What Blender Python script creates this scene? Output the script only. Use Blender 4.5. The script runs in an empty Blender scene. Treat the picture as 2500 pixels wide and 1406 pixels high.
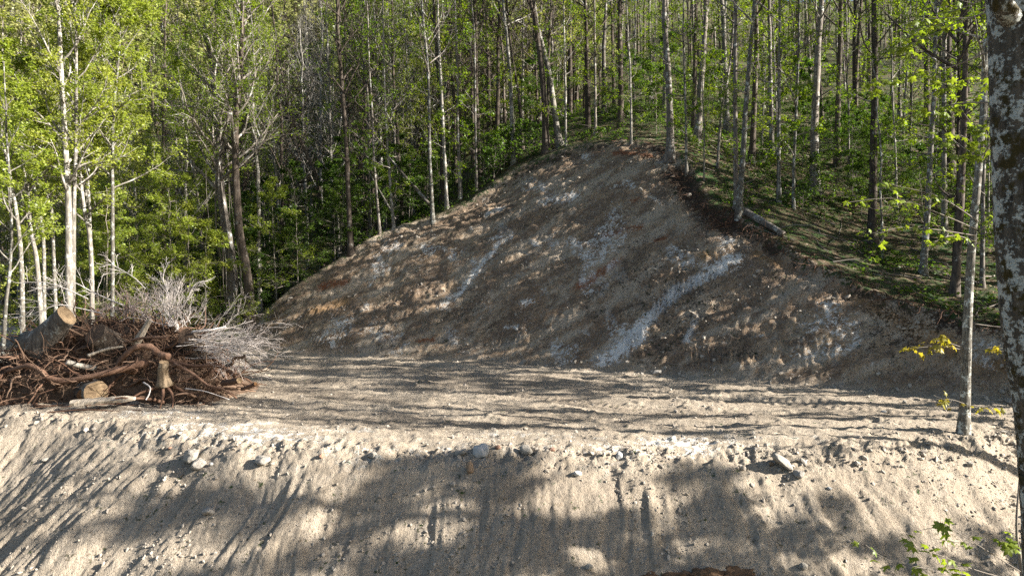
import bpy, math, random
import numpy as np
from mathutils import Vector, Matrix, Quaternion

rng = np.random.default_rng(11)
random.seed(11)
SC = bpy.context.scene
COL = SC.collection

# ------------------------------------------------------------------ camera, sky, sun, exposure
F, CX, CY, CAMZ = 1750.0, 1250.0, 703.0, 3.5
cam_data = bpy.data.cameras.new('camera')
cam_data.sensor_width = 36.0
cam_data.lens = 36.0 * F / 2500.0
cam_data.clip_end = 2000.0
cam = bpy.data.objects.new('camera', cam_data)
cam.location = (0, 0, CAMZ)
cam.rotation_euler = (math.radians(90), 0, 0)
COL.objects.link(cam)
SC.camera = cam

SUN_EL, SUN_AZ = math.radians(26.0), math.atan2(0.98, -0.20)      # azimuth from +Y towards +X
SUN_DIR = Vector((math.sin(SUN_AZ) * math.cos(SUN_EL), math.cos(SUN_AZ) * math.cos(SUN_EL), math.sin(SUN_EL)))
world = bpy.data.worlds.new('World')
SC.world = world
world.use_nodes = True
wn = world.node_tree
sky = wn.nodes.new('ShaderNodeTexSky')
sky.sky_type = 'NISHITA'
sky.sun_disc = False
sky.sun_elevation = SUN_EL
sky.sun_rotation = SUN_AZ
sky.air_density = 1.0
sky.dust_density = 1.5
wn.links.new(sky.outputs[0], wn.nodes['Background'].inputs[0])
wn.nodes['Background'].inputs[1].default_value = 0.05
sun_data = bpy.data.lights.new('sun', 'SUN')
sun_data.energy = 5.0
sun_data.angle = math.radians(0.5)
sun_data.color = (1.0, 0.955, 0.88)
sun = bpy.data.objects.new('sun', sun_data)
sun.rotation_euler = SUN_DIR.to_track_quat('Z', 'Y').to_euler()
COL.objects.link(sun)
SC.view_settings.view_transform = 'Standard'
SC.view_settings.look = 'None'
SC.view_settings.gamma = 1.0
SC.view_settings.use_curve_mapping = False
SC.view_settings.exposure = 2.15
SC.cycles.max_bounces = 7
SC.cycles.diffuse_bounces = 4
SC.cycles.transmission_bounces = 4
SC.cycles.use_denoising = False

# ------------------------------------------------------------------ helpers
def P(px, py, d):
    """photo pixel at depth d (metres along the view axis) -> world point"""
    return np.array([(px - CX) / F * d, d, CAMZ + (CY - py) / F * d])

def tag(o, label=None, cat=None, group=None, kind=None):
    if label: o['label'] = label
    if cat: o['category'] = cat
    if group: o['group'] = group
    if kind: o['kind'] = kind
    return o

def new_mesh(name, V, faces, mats=(), smooth=True, attrs=None, mat_idx=None):
    me = bpy.data.meshes.new(name)
    V = np.ascontiguousarray(V, np.float32)
    faces = [np.asarray(f) for f in faces if len(f)]
    me.vertices.add(len(V))
    me.vertices.foreach_set('co', V.ravel())
    tot = np.concatenate([np.full(len(f), f.shape[1]) for f in faces])
    loops = np.concatenate([f.ravel() for f in faces]).astype(np.int32)
    start = np.concatenate([[0], np.cumsum(tot)[:-1]]).astype(np.int32)
    me.loops.add(len(loops))
    me.loops.foreach_set('vertex_index', loops)
    me.polygons.add(len(tot))
    me.polygons.foreach_set('loop_start', start)
    me.polygons.foreach_set('use_smooth', np.full(len(tot), smooth))
    if mat_idx is not None:
        me.polygons.foreach_set('material_index', np.asarray(mat_idx, np.int32))
    for k, a in (attrs or {}).items():
        at = me.attributes.new(k, 'FLOAT', 'POINT')
        at.data.foreach_set('value', np.asarray(a, np.float32))
    for m in mats:
        me.materials.append(m)
    me.update(calc_edges=True)
    return me

def link(name, me, parent=None):
    o = bpy.data.objects.new(name, me)
    COL.objects.link(o)
    if parent is not None:
        o.parent = parent
    return o

def empty(name, loc, rz=0.0):
    o = bpy.data.objects.new(name, None)
    o.empty_display_size = 0.2
    o.location = loc
    o.rotation_euler = (0, 0, rz)
    COL.objects.link(o)
    return o

def unit(v):
    return v / np.maximum(np.linalg.norm(v, axis=-1, keepdims=True), 1e-9)

def tubes(Pts, R, S=6):
    """Pts (B,n,3), R (B,n) -> verts, quads"""
    Pts = np.asarray(Pts, float); R = np.asarray(R, float)
    B, n, _ = Pts.shape
    t = unit(np.gradient(Pts, axis=1))
    d = np.abs(Pts[:, -1] - Pts[:, 0])
    ref = np.eye(3)[np.argmin(d, axis=1)][:, None, :]
    a = unit(np.cross(t, ref))
    b = np.cross(t, a)
    ang = np.linspace(0, 2 * np.pi, S, endpoint=False)
    V = Pts[:, :, None, :] + R[:, :, None, None] * (np.cos(ang)[None, None, :, None] * a[:, :, None, :] + np.sin(ang)[None, None, :, None] * b[:, :, None, :])
    idx = np.arange(B * n * S).reshape(B, n, S)
    q = np.stack([idx[:, :-1, :], np.roll(idx, -1, 2)[:, :-1, :], np.roll(idx, -1, 2)[:, 1:, :], idx[:, 1:, :]], -1)
    return V.reshape(-1, 3), q.reshape(-1, 4)

class Bag:
    """collects geometry for one mesh"""
    def __init__(s): s.V = []; s.F = []; s.n = 0; s.A = []
    def add(s, V, Fs, a=None):
        s.V.append(V)
        for f in (Fs if isinstance(Fs, list) else [Fs]):
            s.F.append(np.asarray(f) + s.n)
        s.A.append(np.zeros(len(V)) if a is None else np.broadcast_to(a, (len(V),)))
        s.n += len(V)
    def mesh(s, name, mats, smooth=True):
        return new_mesh(name, np.concatenate(s.V), s.F, mats, smooth, {'tint': np.concatenate(s.A)})

def smooth_path(pts, n):
    """Catmull-Rom through pts -> n points"""
    p = np.asarray(pts, float)
    if len(p) == 2:
        return p[0] + (p[1] - p[0]) * np.linspace(0, 1, n)[:, None]
    q = np.vstack([2 * p[0] - p[1], p, 2 * p[-1] - p[-2]])
    u = np.linspace(0, len(p) - 1 - 1e-6, n)
    i = u.astype(int); f = (u - i)[:, None]
    a, b, c, d = q[i], q[i + 1], q[i + 2], q[i + 3]
    return 0.5 * (2 * b + (c - a) * f + (2 * a - 5 * b + 4 * c - d) * f ** 2 + (3 * b - 3 * c + d - a) * f ** 3)

def _h(ix, iy, seed):
    h = (ix.astype(np.int64) * 374761393 + iy.astype(np.int64) * 668265263 + seed * 1442695041) & 0xffffffff
    h = ((h ^ (h >> 13)) * 1274126177) & 0xffffffff
    h = ((h ^ (h >> 16)) * 2246822519) & 0xffffffff
    return ((h ^ (h >> 15)) & 0xffffff) / float(0xffffff) * 2 - 1

def vnoise(x, y, seed=0):
    x = np.asarray(x, float); y = np.asarray(y, float)
    ix = np.floor(x); iy = np.floor(y)
    fx = x - ix; fy = y - iy
    ux = fx * fx * fx * (fx * (fx * 6 - 15) + 10); uy = fy * fy * fy * (fy * (fy * 6 - 15) + 10)
    ix = ix.astype(np.int64); iy = iy.astype(np.int64)
    a = _h(ix, iy, seed); b = _h(ix + 1, iy, seed); c = _h(ix, iy + 1, seed); d = _h(ix + 1, iy + 1, seed)
    return (a + (b - a) * ux) * (1 - uy) + (c + (d - c) * ux) * uy

def fbm(x, y, seed=0, octv=4, lac=2.03, gain=0.5):
    s = 0; a = 1.0; t = 0
    for k in range(octv):
        s = s + a * vnoise(x, y, seed + 17 * k); t += a
        x, y = x * lac * 0.8 + y * lac * 0.6, -x * lac * 0.6 + y * lac * 0.8
        a *= gain
    return s / t

def sstep(e0, e1, x):
    t = np.clip((x - e0) / (e1 - e0), 0, 1)
    return t * t * (3 - 2 * t)

# ------------------------------------------------------------------ materials
def mat(name):
    m = bpy.data.materials.new(name)
    m.use_nodes = True
    nt = m.node_tree
    return m, nt, nt.nodes['Principled BSDF']

def nd(nt, typ, **kw):
    n = nt.nodes.new(typ)
    for k, v in kw.items():
        if k in n.inputs.keys(): n.inputs[k].default_value = v
        else: setattr(n, k, v)
    return n

def mixc(nt, fac, a, b):
    m = nt.nodes.new('ShaderNodeMix')
    m.data_type = 'RGBA'
    for sock, v in ((m.inputs[0], fac), (m.inputs[6], a), (m.inputs[7], b)):
        if hasattr(v, 'is_linked'): nt.links.new(v, sock)
        elif isinstance(v, tuple): sock.default_value = (*v, 1)
        else: sock.default_value = v
    return m.outputs[2]

def math_(nt, op, a, b=0.0, c=0.0):
    m = nt.nodes.new('ShaderNodeMath'); m.operation = op
    for sock, v in zip(m.inputs, (a, b, c)):
        if hasattr(v, 'is_linked'): nt.links.new(v, sock)
        else: sock.default_value = v
    return m.outputs[0]

def noise_(nt, vec, scale, detail=4.0, rough=0.55, dist=0.0):
    n = nd(nt, 'ShaderNodeTexNoise', Scale=scale, Detail=detail, Roughness=rough, Distortion=dist)
    nt.links.new(vec, n.inputs['Vector'])
    return n.outputs['Fac']

def ramp_(nt, fac, lo, hi):
    m = nt.nodes.new('ShaderNodeMapRange')
    m.inputs[1].default_value = lo; m.inputs[2].default_value = hi
    nt.links.new(fac, m.inputs[0])
    return m.outputs[0]

def scaled(nt, vec, s):
    m = nt.nodes.new('ShaderNodeMapping')
    m.inputs['Scale'].default_value = s
    nt.links.new(vec, m.inputs['Vector'])
    return m.outputs[0]

def attr_(nt, name):
    a = nt.nodes.new('ShaderNodeAttribute'); a.attribute_name = name
    return a.outputs['Fac']

def bump_(nt, h, dist, strength=1.0):
    b = nd(nt, 'ShaderNodeBump', Strength=strength, Distance=dist)
    nt.links.new(h, b.inputs['Height'])
    return b.outputs[0]

def earth_material():
    m, nt, bs = mat('earth')
    co = nt.nodes.new('ShaderNodeTexCoord').outputs['Object']
    n1 = noise_(nt, co, 0.5, 5); n2 = noise_(nt, co, 3.0, 6, 0.65); n3 = noise_(nt, co, 14.0, 5, 0.7); n4 = noise_(nt, co, 45.0, 3, 0.7)
    # tan fill
    c = mixc(nt, ramp_(nt, n1, 0.35, 0.65), (0.385, 0.318, 0.238), (0.29, 0.236, 0.175))
    c = mixc(nt, math_(nt, 'MULTIPLY', ramp_(nt, n2, 0.42, 0.7), 0.6), c, (0.43, 0.37, 0.295))
    c = mixc(nt, math_(nt, 'MULTIPLY', ramp_(nt, n3, 0.51, 0.63), 0.6), c, (0.19, 0.155, 0.12))
    tone = attr_(nt, 'tone')
    c = mixc(nt, math_(nt, 'MULTIPLY', ramp_(nt, math_(nt, 'ADD', attr_(nt, 'dark_brown'), math_(nt, 'MULTIPLY', math_(nt, 'SUBTRACT', n2, 0.5), 1.2)), 0.28, 0.80), 0.55), c, (0.165, 0.132, 0.10))
    # cut face, greyer and darker
    n5 = noise_(nt, scaled(nt, co, (1.0, 1.0, 1.6)), 1.1, 6, 0.7, 0.4)
    k = mixc(nt, ramp_(nt, n1, 0.38, 0.62), (0.285, 0.188, 0.114), (0.355, 0.26, 0.168))
    k = mixc(nt, ramp_(nt, n5, 0.50, 0.60), k, (0.17, 0.118, 0.078))
    k = mixc(nt, math_(nt, 'MULTIPLY', ramp_(nt, tone, 0.0, -0.35), 0.8), k, (0.155, 0.103, 0.066))
    k = mixc(nt, math_(nt, 'MULTIPLY', ramp_(nt, tone, 0.10, 0.42), 0.8), k, (0.44, 0.355, 0.26))
    k = mixc(nt, math_(nt, 'MULTIPLY', ramp_(nt, n2, 0.52, 0.66), 0.5), k, (0.35, 0.30, 0.25))
    n6 = noise_(nt, co, 8.0, 4, 0.75)
    k = mixc(nt, math_(nt, 'MULTIPLY', ramp_(nt, n6, 0.54, 0.64), 0.5), k, (0.46, 0.405, 0.335))
    k = mixc(nt, ramp_(nt, n3, 0.53, 0.63), k, (0.10, 0.075, 0.055))
    k = mixc(nt, math_(nt, 'MULTIPLY', ramp_(nt, n4, 0.60, 0.70), 0.6), k, (0.44, 0.385, 0.32))
    c = mixc(nt, attr_(nt, 'cut'), c, k)
    brk = math_(nt, 'SUBTRACT', math_(nt, 'MULTIPLY', n2, 2.0), 1.0)
    brk2 = math_(nt, 'SUBTRACT', math_(nt, 'MULTIPLY', n3, 1.6), 0.8)
    def w(name, lo, hi):
        brk3 = math_(nt, 'MULTIPLY', math_(nt, 'SUBTRACT', n6, 0.5), 2.2)
        v = math_(nt, 'ADD', attr_(nt, name), math_(nt, 'ADD', math_(nt, 'ADD', brk, brk3), brk2))
        return ramp_(nt, v, lo, hi)
    c = mixc(nt, w('rust', 0.30, 0.8), c, (0.22, 0.085, 0.04))
    c = mixc(nt, w('ochre', 0.35, 0.9), c, (0.26, 0.155, 0.075))
    c = mixc(nt, math_(nt, 'MULTIPLY', w('white', 0.42, 0.72), 0.92), c, (0.74, 0.70, 0.64))
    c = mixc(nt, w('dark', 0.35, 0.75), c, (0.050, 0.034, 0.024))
    lit = mixc(nt, ramp_(nt, n3, 0.40, 0.62), (0.045, 0.030, 0.018), (0.11, 0.076, 0.042))
    lit = mixc(nt, math_(nt, 'MULTIPLY', ramp_(nt, n2, 0.43, 0.57), math_(nt, 'MULTIPLY_ADD', ramp_(nt, n1, 0.35, 0.6), 0.5, 0.5)), lit, (0.026, 0.060, 0.014))
    c = mixc(nt, w('litter', 0.35, 0.65), c, lit)
    nt.links.new(c, bs.inputs['Base Color'])
    bs.inputs['Roughness'].default_value = 0.95
    bs.inputs['Specular IOR Level'].default_value = 0.15
    hh = math_(nt, 'ADD', math_(nt, 'MULTIPLY', n3, 1.0), math_(nt, 'MULTIPLY', n4, 0.45))
    nt.links.new(bump_(nt, hh, 0.09), bs.inputs['Normal'])
    return m

def bark_material(name, base, light, patch, moss=0.0, vscale=1.0, bumpd=0.02, fscale=None):
    fscale = fscale or vscale
    m, nt, bs = mat(name)
    co = nt.nodes.new('ShaderNodeTexCoord').outputs['Object']
    inf = nt.nodes.new('ShaderNodeObjectInfo').outputs['Random']
    v = nt.nodes.new('ShaderNodeVectorMath'); v.operation = 'ADD'
    nt.links.new(co, v.inputs[0])
    cmb = nt.nodes.new('ShaderNodeCombineXYZ')
    nt.links.new(math_(nt, 'MULTIPLY', inf, 60.0), cmb.inputs[2])
    nt.links.new(cmb.outputs[0], v.inputs[1])
    co = v.outputs[0]
    f1 = noise_(nt, scaled(nt, co, (14 * fscale, 14 * fscale, 2.2 * fscale)), 1.0, 5, 0.65)
    f2 = noise_(nt, co, 2.6 * vscale, 6, 0.68)
    f3 = noise_(nt, co, 11.0 * vscale, 5, 0.7)
    dark = tuple(x * 0.35 for x in base)
    c = mixc(nt, ramp_(nt, f1, 0.36, 0.58), dark, base)
    pm = math_(nt, 'ADD', f2, math_(nt, 'MULTIPLY', math_(nt, 'SUBTRACT', f3, 0.5), 0.6))
    c = mixc(nt, ramp_(nt, pm, 0.60 - patch, 0.66 - patch), c, light)
    c = mixc(nt, ramp_(nt, f3, 0.60, 0.68), c, dark)
    if moss:
        f4 = noise_(nt, co, 1.7 * vscale, 6, 0.7)
        c = mixc(nt, ramp_(nt, f4, 0.60 - moss, 0.66 - moss), c, (0.055, 0.042, 0.012))
    bri = math_(nt, 'MULTIPLY_ADD', inf, 0.5, 0.75)
    mul = nt.nodes.new('ShaderNodeVectorMath'); mul.operation = 'SCALE'
    nt.links.new(c, mul.inputs[0]); nt.links.new(bri, mul.inputs['Scale'])
    nt.links.new(mul.outputs[0], bs.inputs['Base Color'])
    bs.inputs['Roughness'].default_value = 0.9
    bs.inputs['Specular IOR Level'].default_value = 0.2
    nt.links.new(bump_(nt, math_(nt, 'ADD', f1, math_(nt, 'MULTIPLY', f3, 0.5)), bumpd), bs.inputs['Normal'])
    return m

def leaf_material(name, a, b, trans=0.5, spread=1.0):
    m, nt, bs = mat(name)
    nt.nodes.remove(bs)
    out = nt.nodes['Material Output']
    inf = nt.nodes.new('ShaderNodeObjectInfo').outputs['Random']
    t = math_(nt, 'ADD', math_(nt, 'MULTIPLY', attr_(nt, 'tint'), 0.5), math_(nt, 'MULTIPLY', inf, 0.5 * spread))
    c = mixc(nt, t, a, b)
    d = nt.nodes.new('ShaderNodeBsdfDiffuse'); tr = nt.nodes.new('ShaderNodeBsdfTranslucent'); gl = nt.nodes.new('ShaderNodeBsdfGlossy')
    gl.inputs['Roughness'].default_value = 0.45
    gl.inputs['Color'].default_value = (0.9, 0.95, 0.9, 1)
    nt.links.new(c, d.inputs[0])
    hs = nd(nt, 'ShaderNodeHueSaturation', Saturation=1.08, Value=1.5)
    nt.links.new(c, hs.inputs['Color']); nt.links.new(hs.outputs[0], tr.inputs[0])
    m1 = nt.nodes.new('ShaderNodeMixShader'); m1.inputs[0].default_value = trans
    nt.links.new(d.outputs[0], m1.inputs[1]); nt.links.new(tr.outputs[0], m1.inputs[2])
    m2 = nt.nodes.new('ShaderNodeMixShader'); m2.inputs[0].default_value = 0.025
    nt.links.new(m1.outputs[0], m2.inputs[1]); nt.links.new(gl.outputs[0], m2.inputs[2])
    nt.links.new(m2.outputs[0], out.inputs[0])
    return m

def plain_material(name, a, b, scale=6.0, stretch=(1, 1, 1), bumpd=0.01, rough=0.9, c3=None):
    m, nt, bs = mat(name)
    co = scaled(nt, nt.nodes.new('ShaderNodeTexCoord').outputs['Object'], stretch)
    n1 = noise_(nt, co, scale, 6, 0.65); n2 = noise_(nt, co, scale * 5, 4, 0.65)
    t = math_(nt, 'ADD', math_(nt, 'MULTIPLY', n1, 0.7), math_(nt, 'MULTIPLY', n2, 0.3))
    c = mixc(nt, ramp_(nt, t, 0.36, 0.64), a, b)
    tn = attr_(nt, 'tint')
    c = mixc(nt, math_(nt, 'MULTIPLY', tn, 0.7), c, c3 or tuple(x * 0.45 for x in a))
    nt.links.new(c, bs.inputs['Base Color'])
    bs.inputs['Roughness'].default_value = rough
    bs.inputs['Specular IOR Level'].default_value = 0.2
    nt.links.new(bump_(nt, t, bumpd), bs.inputs['Normal'])
    return m

M_EARTH = earth_material()
M_BARK = bark_material('bark_grey', (0.17, 0.145, 0.12), (0.36, 0.36, 0.33), 0.03)
M_DARK = bark_material('bark_dark', (0.085, 0.066, 0.05), (0.26, 0.25, 0.22), -0.03)
M_PALE = bark_material('bark_pale', (0.20, 0.18, 0.15), (0.36, 0.345, 0.31), 0.05)
M_BIRCH = bark_material('bark_lichen', (0.15, 0.135, 0.11), (0.40, 0.41, 0.37), 0.055, 0.0, 2.2, 0.012)
M_HERO = bark_material('bark_lichen_moss', (0.13, 0.11, 0.085), (0.52, 0.54, 0.50), 0.10, 0.075, 3.0, 0.05, 0.9)
M_TWIG = plain_material('twig_grey', (0.15, 0.125, 0.10), (0.24, 0.21, 0.175), 3.0)
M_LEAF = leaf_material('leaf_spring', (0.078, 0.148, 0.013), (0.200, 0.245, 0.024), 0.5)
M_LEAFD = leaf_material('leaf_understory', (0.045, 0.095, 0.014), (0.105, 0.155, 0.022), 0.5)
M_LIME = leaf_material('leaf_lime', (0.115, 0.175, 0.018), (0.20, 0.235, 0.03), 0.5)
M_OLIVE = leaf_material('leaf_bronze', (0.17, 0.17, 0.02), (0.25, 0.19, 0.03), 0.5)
M_FAR = leaf_material('leaf_far', (0.16, 0.20, 0.05), (0.34, 0.33, 0.13), 0.45, 1.2)  # palest leaf: brightness of lit far crowns put into the colour
M_ROCK = plain_material('rock', (0.19, 0.165, 0.135), (0.30, 0.275, 0.24), 3.0, bumpd=0.03)
M_ROCKW = plain_material('rock_white', (0.29, 0.28, 0.26), (0.42, 0.41, 0.39), 3.0, bumpd=0.03)
M_ROCKP = plain_material('rock_pale', (0.21, 0.185, 0.15), (0.33, 0.30, 0.255), 3.0, bumpd=0.03)
M_ROCKR = plain_material('rock_reddish', (0.24, 0.13, 0.085), (0.34, 0.21, 0.15), 3.0, bumpd=0.03)
M_ROCKB = plain_material('rock_brown', (0.15, 0.105, 0.07), (0.25, 0.185, 0.13), 3.0, bumpd=0.03)
M_GRAVEL = plain_material('gravel', (0.24, 0.205, 0.165), (0.34, 0.30, 0.25), 2.0, bumpd=0.01, c3=(0.18, 0.145, 0.11))
M_ROOT = plain_material('root_brown', (0.058, 0.031, 0.020), (0.125, 0.070, 0.044), 5.0, c3=(0.21, 0.145, 0.10))
M_ROOTRED = plain_material('root_reddish', (0.10, 0.052, 0.031), (0.20, 0.12, 0.08), 6.0, bumpd=0.03)
M_BRUSH = plain_material('brush_pale', (0.36, 0.32, 0.29), (0.54, 0.49, 0.45), 3.0, c3=(0.22, 0.12, 0.085))
M_WOOD = plain_material('sawn_wood', (0.10, 0.066, 0.038), (0.235, 0.165, 0.095), 5.0, bumpd=0.006)
M_WOODOR = plain_material('fresh_orange_wood', (0.12, 0.06, 0.028), (0.25, 0.135, 0.06), 5.0, bumpd=0.006)
M_SPLIT = plain_material('split_wood', (0.24, 0.195, 0.145), (0.37, 0.315, 0.25), 2.0, (10, 10, 1.2), bumpd=0.03)
M_BRUSHD = plain_material('brush_pinkish', (0.26, 0.19, 0.165), (0.38, 0.32, 0.29), 3.0, c3=(0.16, 0.08, 0.06))
M_STUMP = bark_material('bark_stump', (0.17, 0.125, 0.08), (0.26, 0.21, 0.15), 0.02)
M_SUN = leaf_material('leaf_sunny', (0.150, 0.215, 0.022), (0.335, 0.345, 0.066), 0.5)  # lighter, yellower leaf copy: sunlit brightness put into the colour
M_SOIL = plain_material('dark_soil', (0.055, 0.036, 0.024), (0.13, 0.085, 0.055), 4.0, bumpd=0.06)
M_CLOD = plain_material('brown_soil', (0.075, 0.042, 0.022), (0.15, 0.09, 0.05), 6.0, bumpd=0.06)

# ------------------------------------------------------------------ terrain
_ex = np.array([-70, -40, -30, -20, -16, -12.5, -9, -6, -3, 0, 5, 9, 10.8, 12, 13, 14.5, 16, 20, 45])
_ey = np.array([38, 30, 26, 22.0, 20.9, 19.9, 17.9, 16.5, 15.9, 15.6, 15.7, 15.9, 16.4, 17.2, 18.2, 19.4, 19.6, 15, 2])
_gx = np.linspace(-80, 60, 2801)
def _smooth(a, k):
    w = np.hanning(k); w /= w.sum()
    return np.convolve(np.pad(a, k // 2, mode='edge'), w, 'same')[k // 2: k // 2 + len(a)]
_gye = _smooth(np.interp(_gx, _ex, _ey), 41) + 0.22 * fbm(_gx * 0.5, _gx * 0, 3, 3)
_gm = _smooth(np.gradient(_gye, _gx), 61)
_gs = np.concatenate([[0], np.cumsum(np.hypot(np.diff(_gx), np.diff(_smooth(_gye, 61))))])
_fx = np.array([-80, -30, -18, -13.4, -4, 0, 4.3, 9.6, 14.3, 16.5, 20, 30, 60])
_fy = np.array([75, 48, 42.0, 39, 35.2, 33.1, 30.2, 26.2, 23.4, 20.6, 16.5, 8, -10])
_gyf = _smooth(np.interp(_gx, _fx, _fy), 61)

CTRL = np.array([
 (-14.8, 41, 1.7), (-13, 42, 3.4), (-11, 43, 4.9), (-8.1, 44.5, 6.95), (-3.8, 44.7, 8.3), (0, 48, 11.9), (2.7, 46.6, 12.5), (6.2, 43.5, 12.4),
 (7.5, 41.0, 11.7), (8.6, 38.7, 10.6), (9.4, 35, 7.55), (10.6, 33.7, 7.0), (12.3, 30.7, 5.1), (14.7, 27.1, 3.2), (16.1, 23.7, 2.2),
 (16.9, 34, 5.7), (24, 34, 5.6), (30, 25, 2.6), (22, 20, 1.0), (18, 18, 0.55), (20, 10, -0.6), (30, 10, 0.0), (40, 40, 7.5), (45, 20, 2),
 (30, 50, 12.5), (20, 50, 13.2), (12, 55, 16.8), (25, 80, 25), (0, 62, 17), (40, 80, 25), (60, 60, 15), (60, 20, 2), (4, 54, 15.3),
 (-8, 54, 8.0), (-14, 50, 3.2), (-20, 56, 1.6), (-20, 44, 0.3), (-30, 50, 0.5), (-30, 40, 0.1), (-45, 50, 1), (-60, 60, 4), (-18, 40, 0.15),
 (-24, 36, 0.0), (-40, 34, 0.0), (-12, 66, 8.0), (-30, 70, 3.5), (-60, 80, 8), (80, 90, 27), (60, 0, 0), (30, -10, -2), (-60, 30, 0)], float)
def _tps(r2): return 0.5 * r2 * np.log(r2 + 1e-9)
_n = len(CTRL)
_K = _tps(((CTRL[:, None, :2] - CTRL[None, :, :2]) ** 2).sum(-1)) + np.eye(_n) * 0.4
_A = np.zeros((_n + 3, _n + 3)); _A[:_n, :_n] = _K
_A[:_n, _n] = 1; _A[:_n, _n + 1:] = CTRL[:, :2]
_A[_n:, :_n] = _A[:_n, _n:].T
_W = np.linalg.solve(_A, np.concatenate([CTRL[:, 2], np.zeros(3)]))
def natural(x, y):
    x = np.asarray(x, float); y = np.asarray(y, float)
    sh = x.shape; xf = x.ravel(); yf = y.ravel()
    out = _W[_n] + _W[_n + 1] * xf + _W[_n + 2] * yf
    for i in range(_n):
        out += _W[i] * _tps((xf - CTRL[i, 0]) ** 2 + (yf - CTRL[i, 1]) ** 2)
    out = out.reshape(sh)
    wl = sstep(-22, 18, x)
    far_r = 16.5 + 0.43 * (y - 60)
    far_l = 3.0 + 0.74 * np.maximum(0, y - 72) ** 1.0
    skyl = 118 + 0.28 * (x + 60)
    far_l = np.minimum(far_l, skyl)
    far = far_l * (1 - wl) + far_r * wl
    far = far + 5.0 * fbm(x * 0.02, y * 0.02, 91, 3) * sstep(70, 130, y)
    return out + (far - out) * sstep(58, 84, y)

def parts(x, y):
    ye = np.interp(x, _gx, _gye); m = np.interp(x, _gx, _gm)
    D = (y - ye) / np.sqrt(1 + m * m)
    s = np.interp(x + D * m / np.sqrt(1 + m * m), _gx, _gs)
    yf = np.interp(x, _gx, _gyf)
    return D, s, yf

def soft_emb(D):
    k = 3.2
    z = -np.logaddexp(0, -0.80 * D * k) / k
    return -8.0 * (1 - np.exp(np.minimum(z, 0) / 8.0)) * 1.15

def base_height(x, y):
    D, s, yf = parts(x, y)
    N = natural(x, y)
    E = soft_emb(D)
    C = 0.846 * (y - yf)
    C = np.logaddexp(0, C * 5) / 5 - np.log(2) / 5 * np.exp(-np.abs(C) * 3)
    top = np.minimum(C, N)
    t = sstep(-0.4, 0.3, y - yf)
    h = E * (1 - t) + np.maximum(top, np.minimum(N, 0.0)) * t
    return h, D, s, yf, N, C

FD = np.array([0.878, -0.479])     # along the foot of the cut

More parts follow.
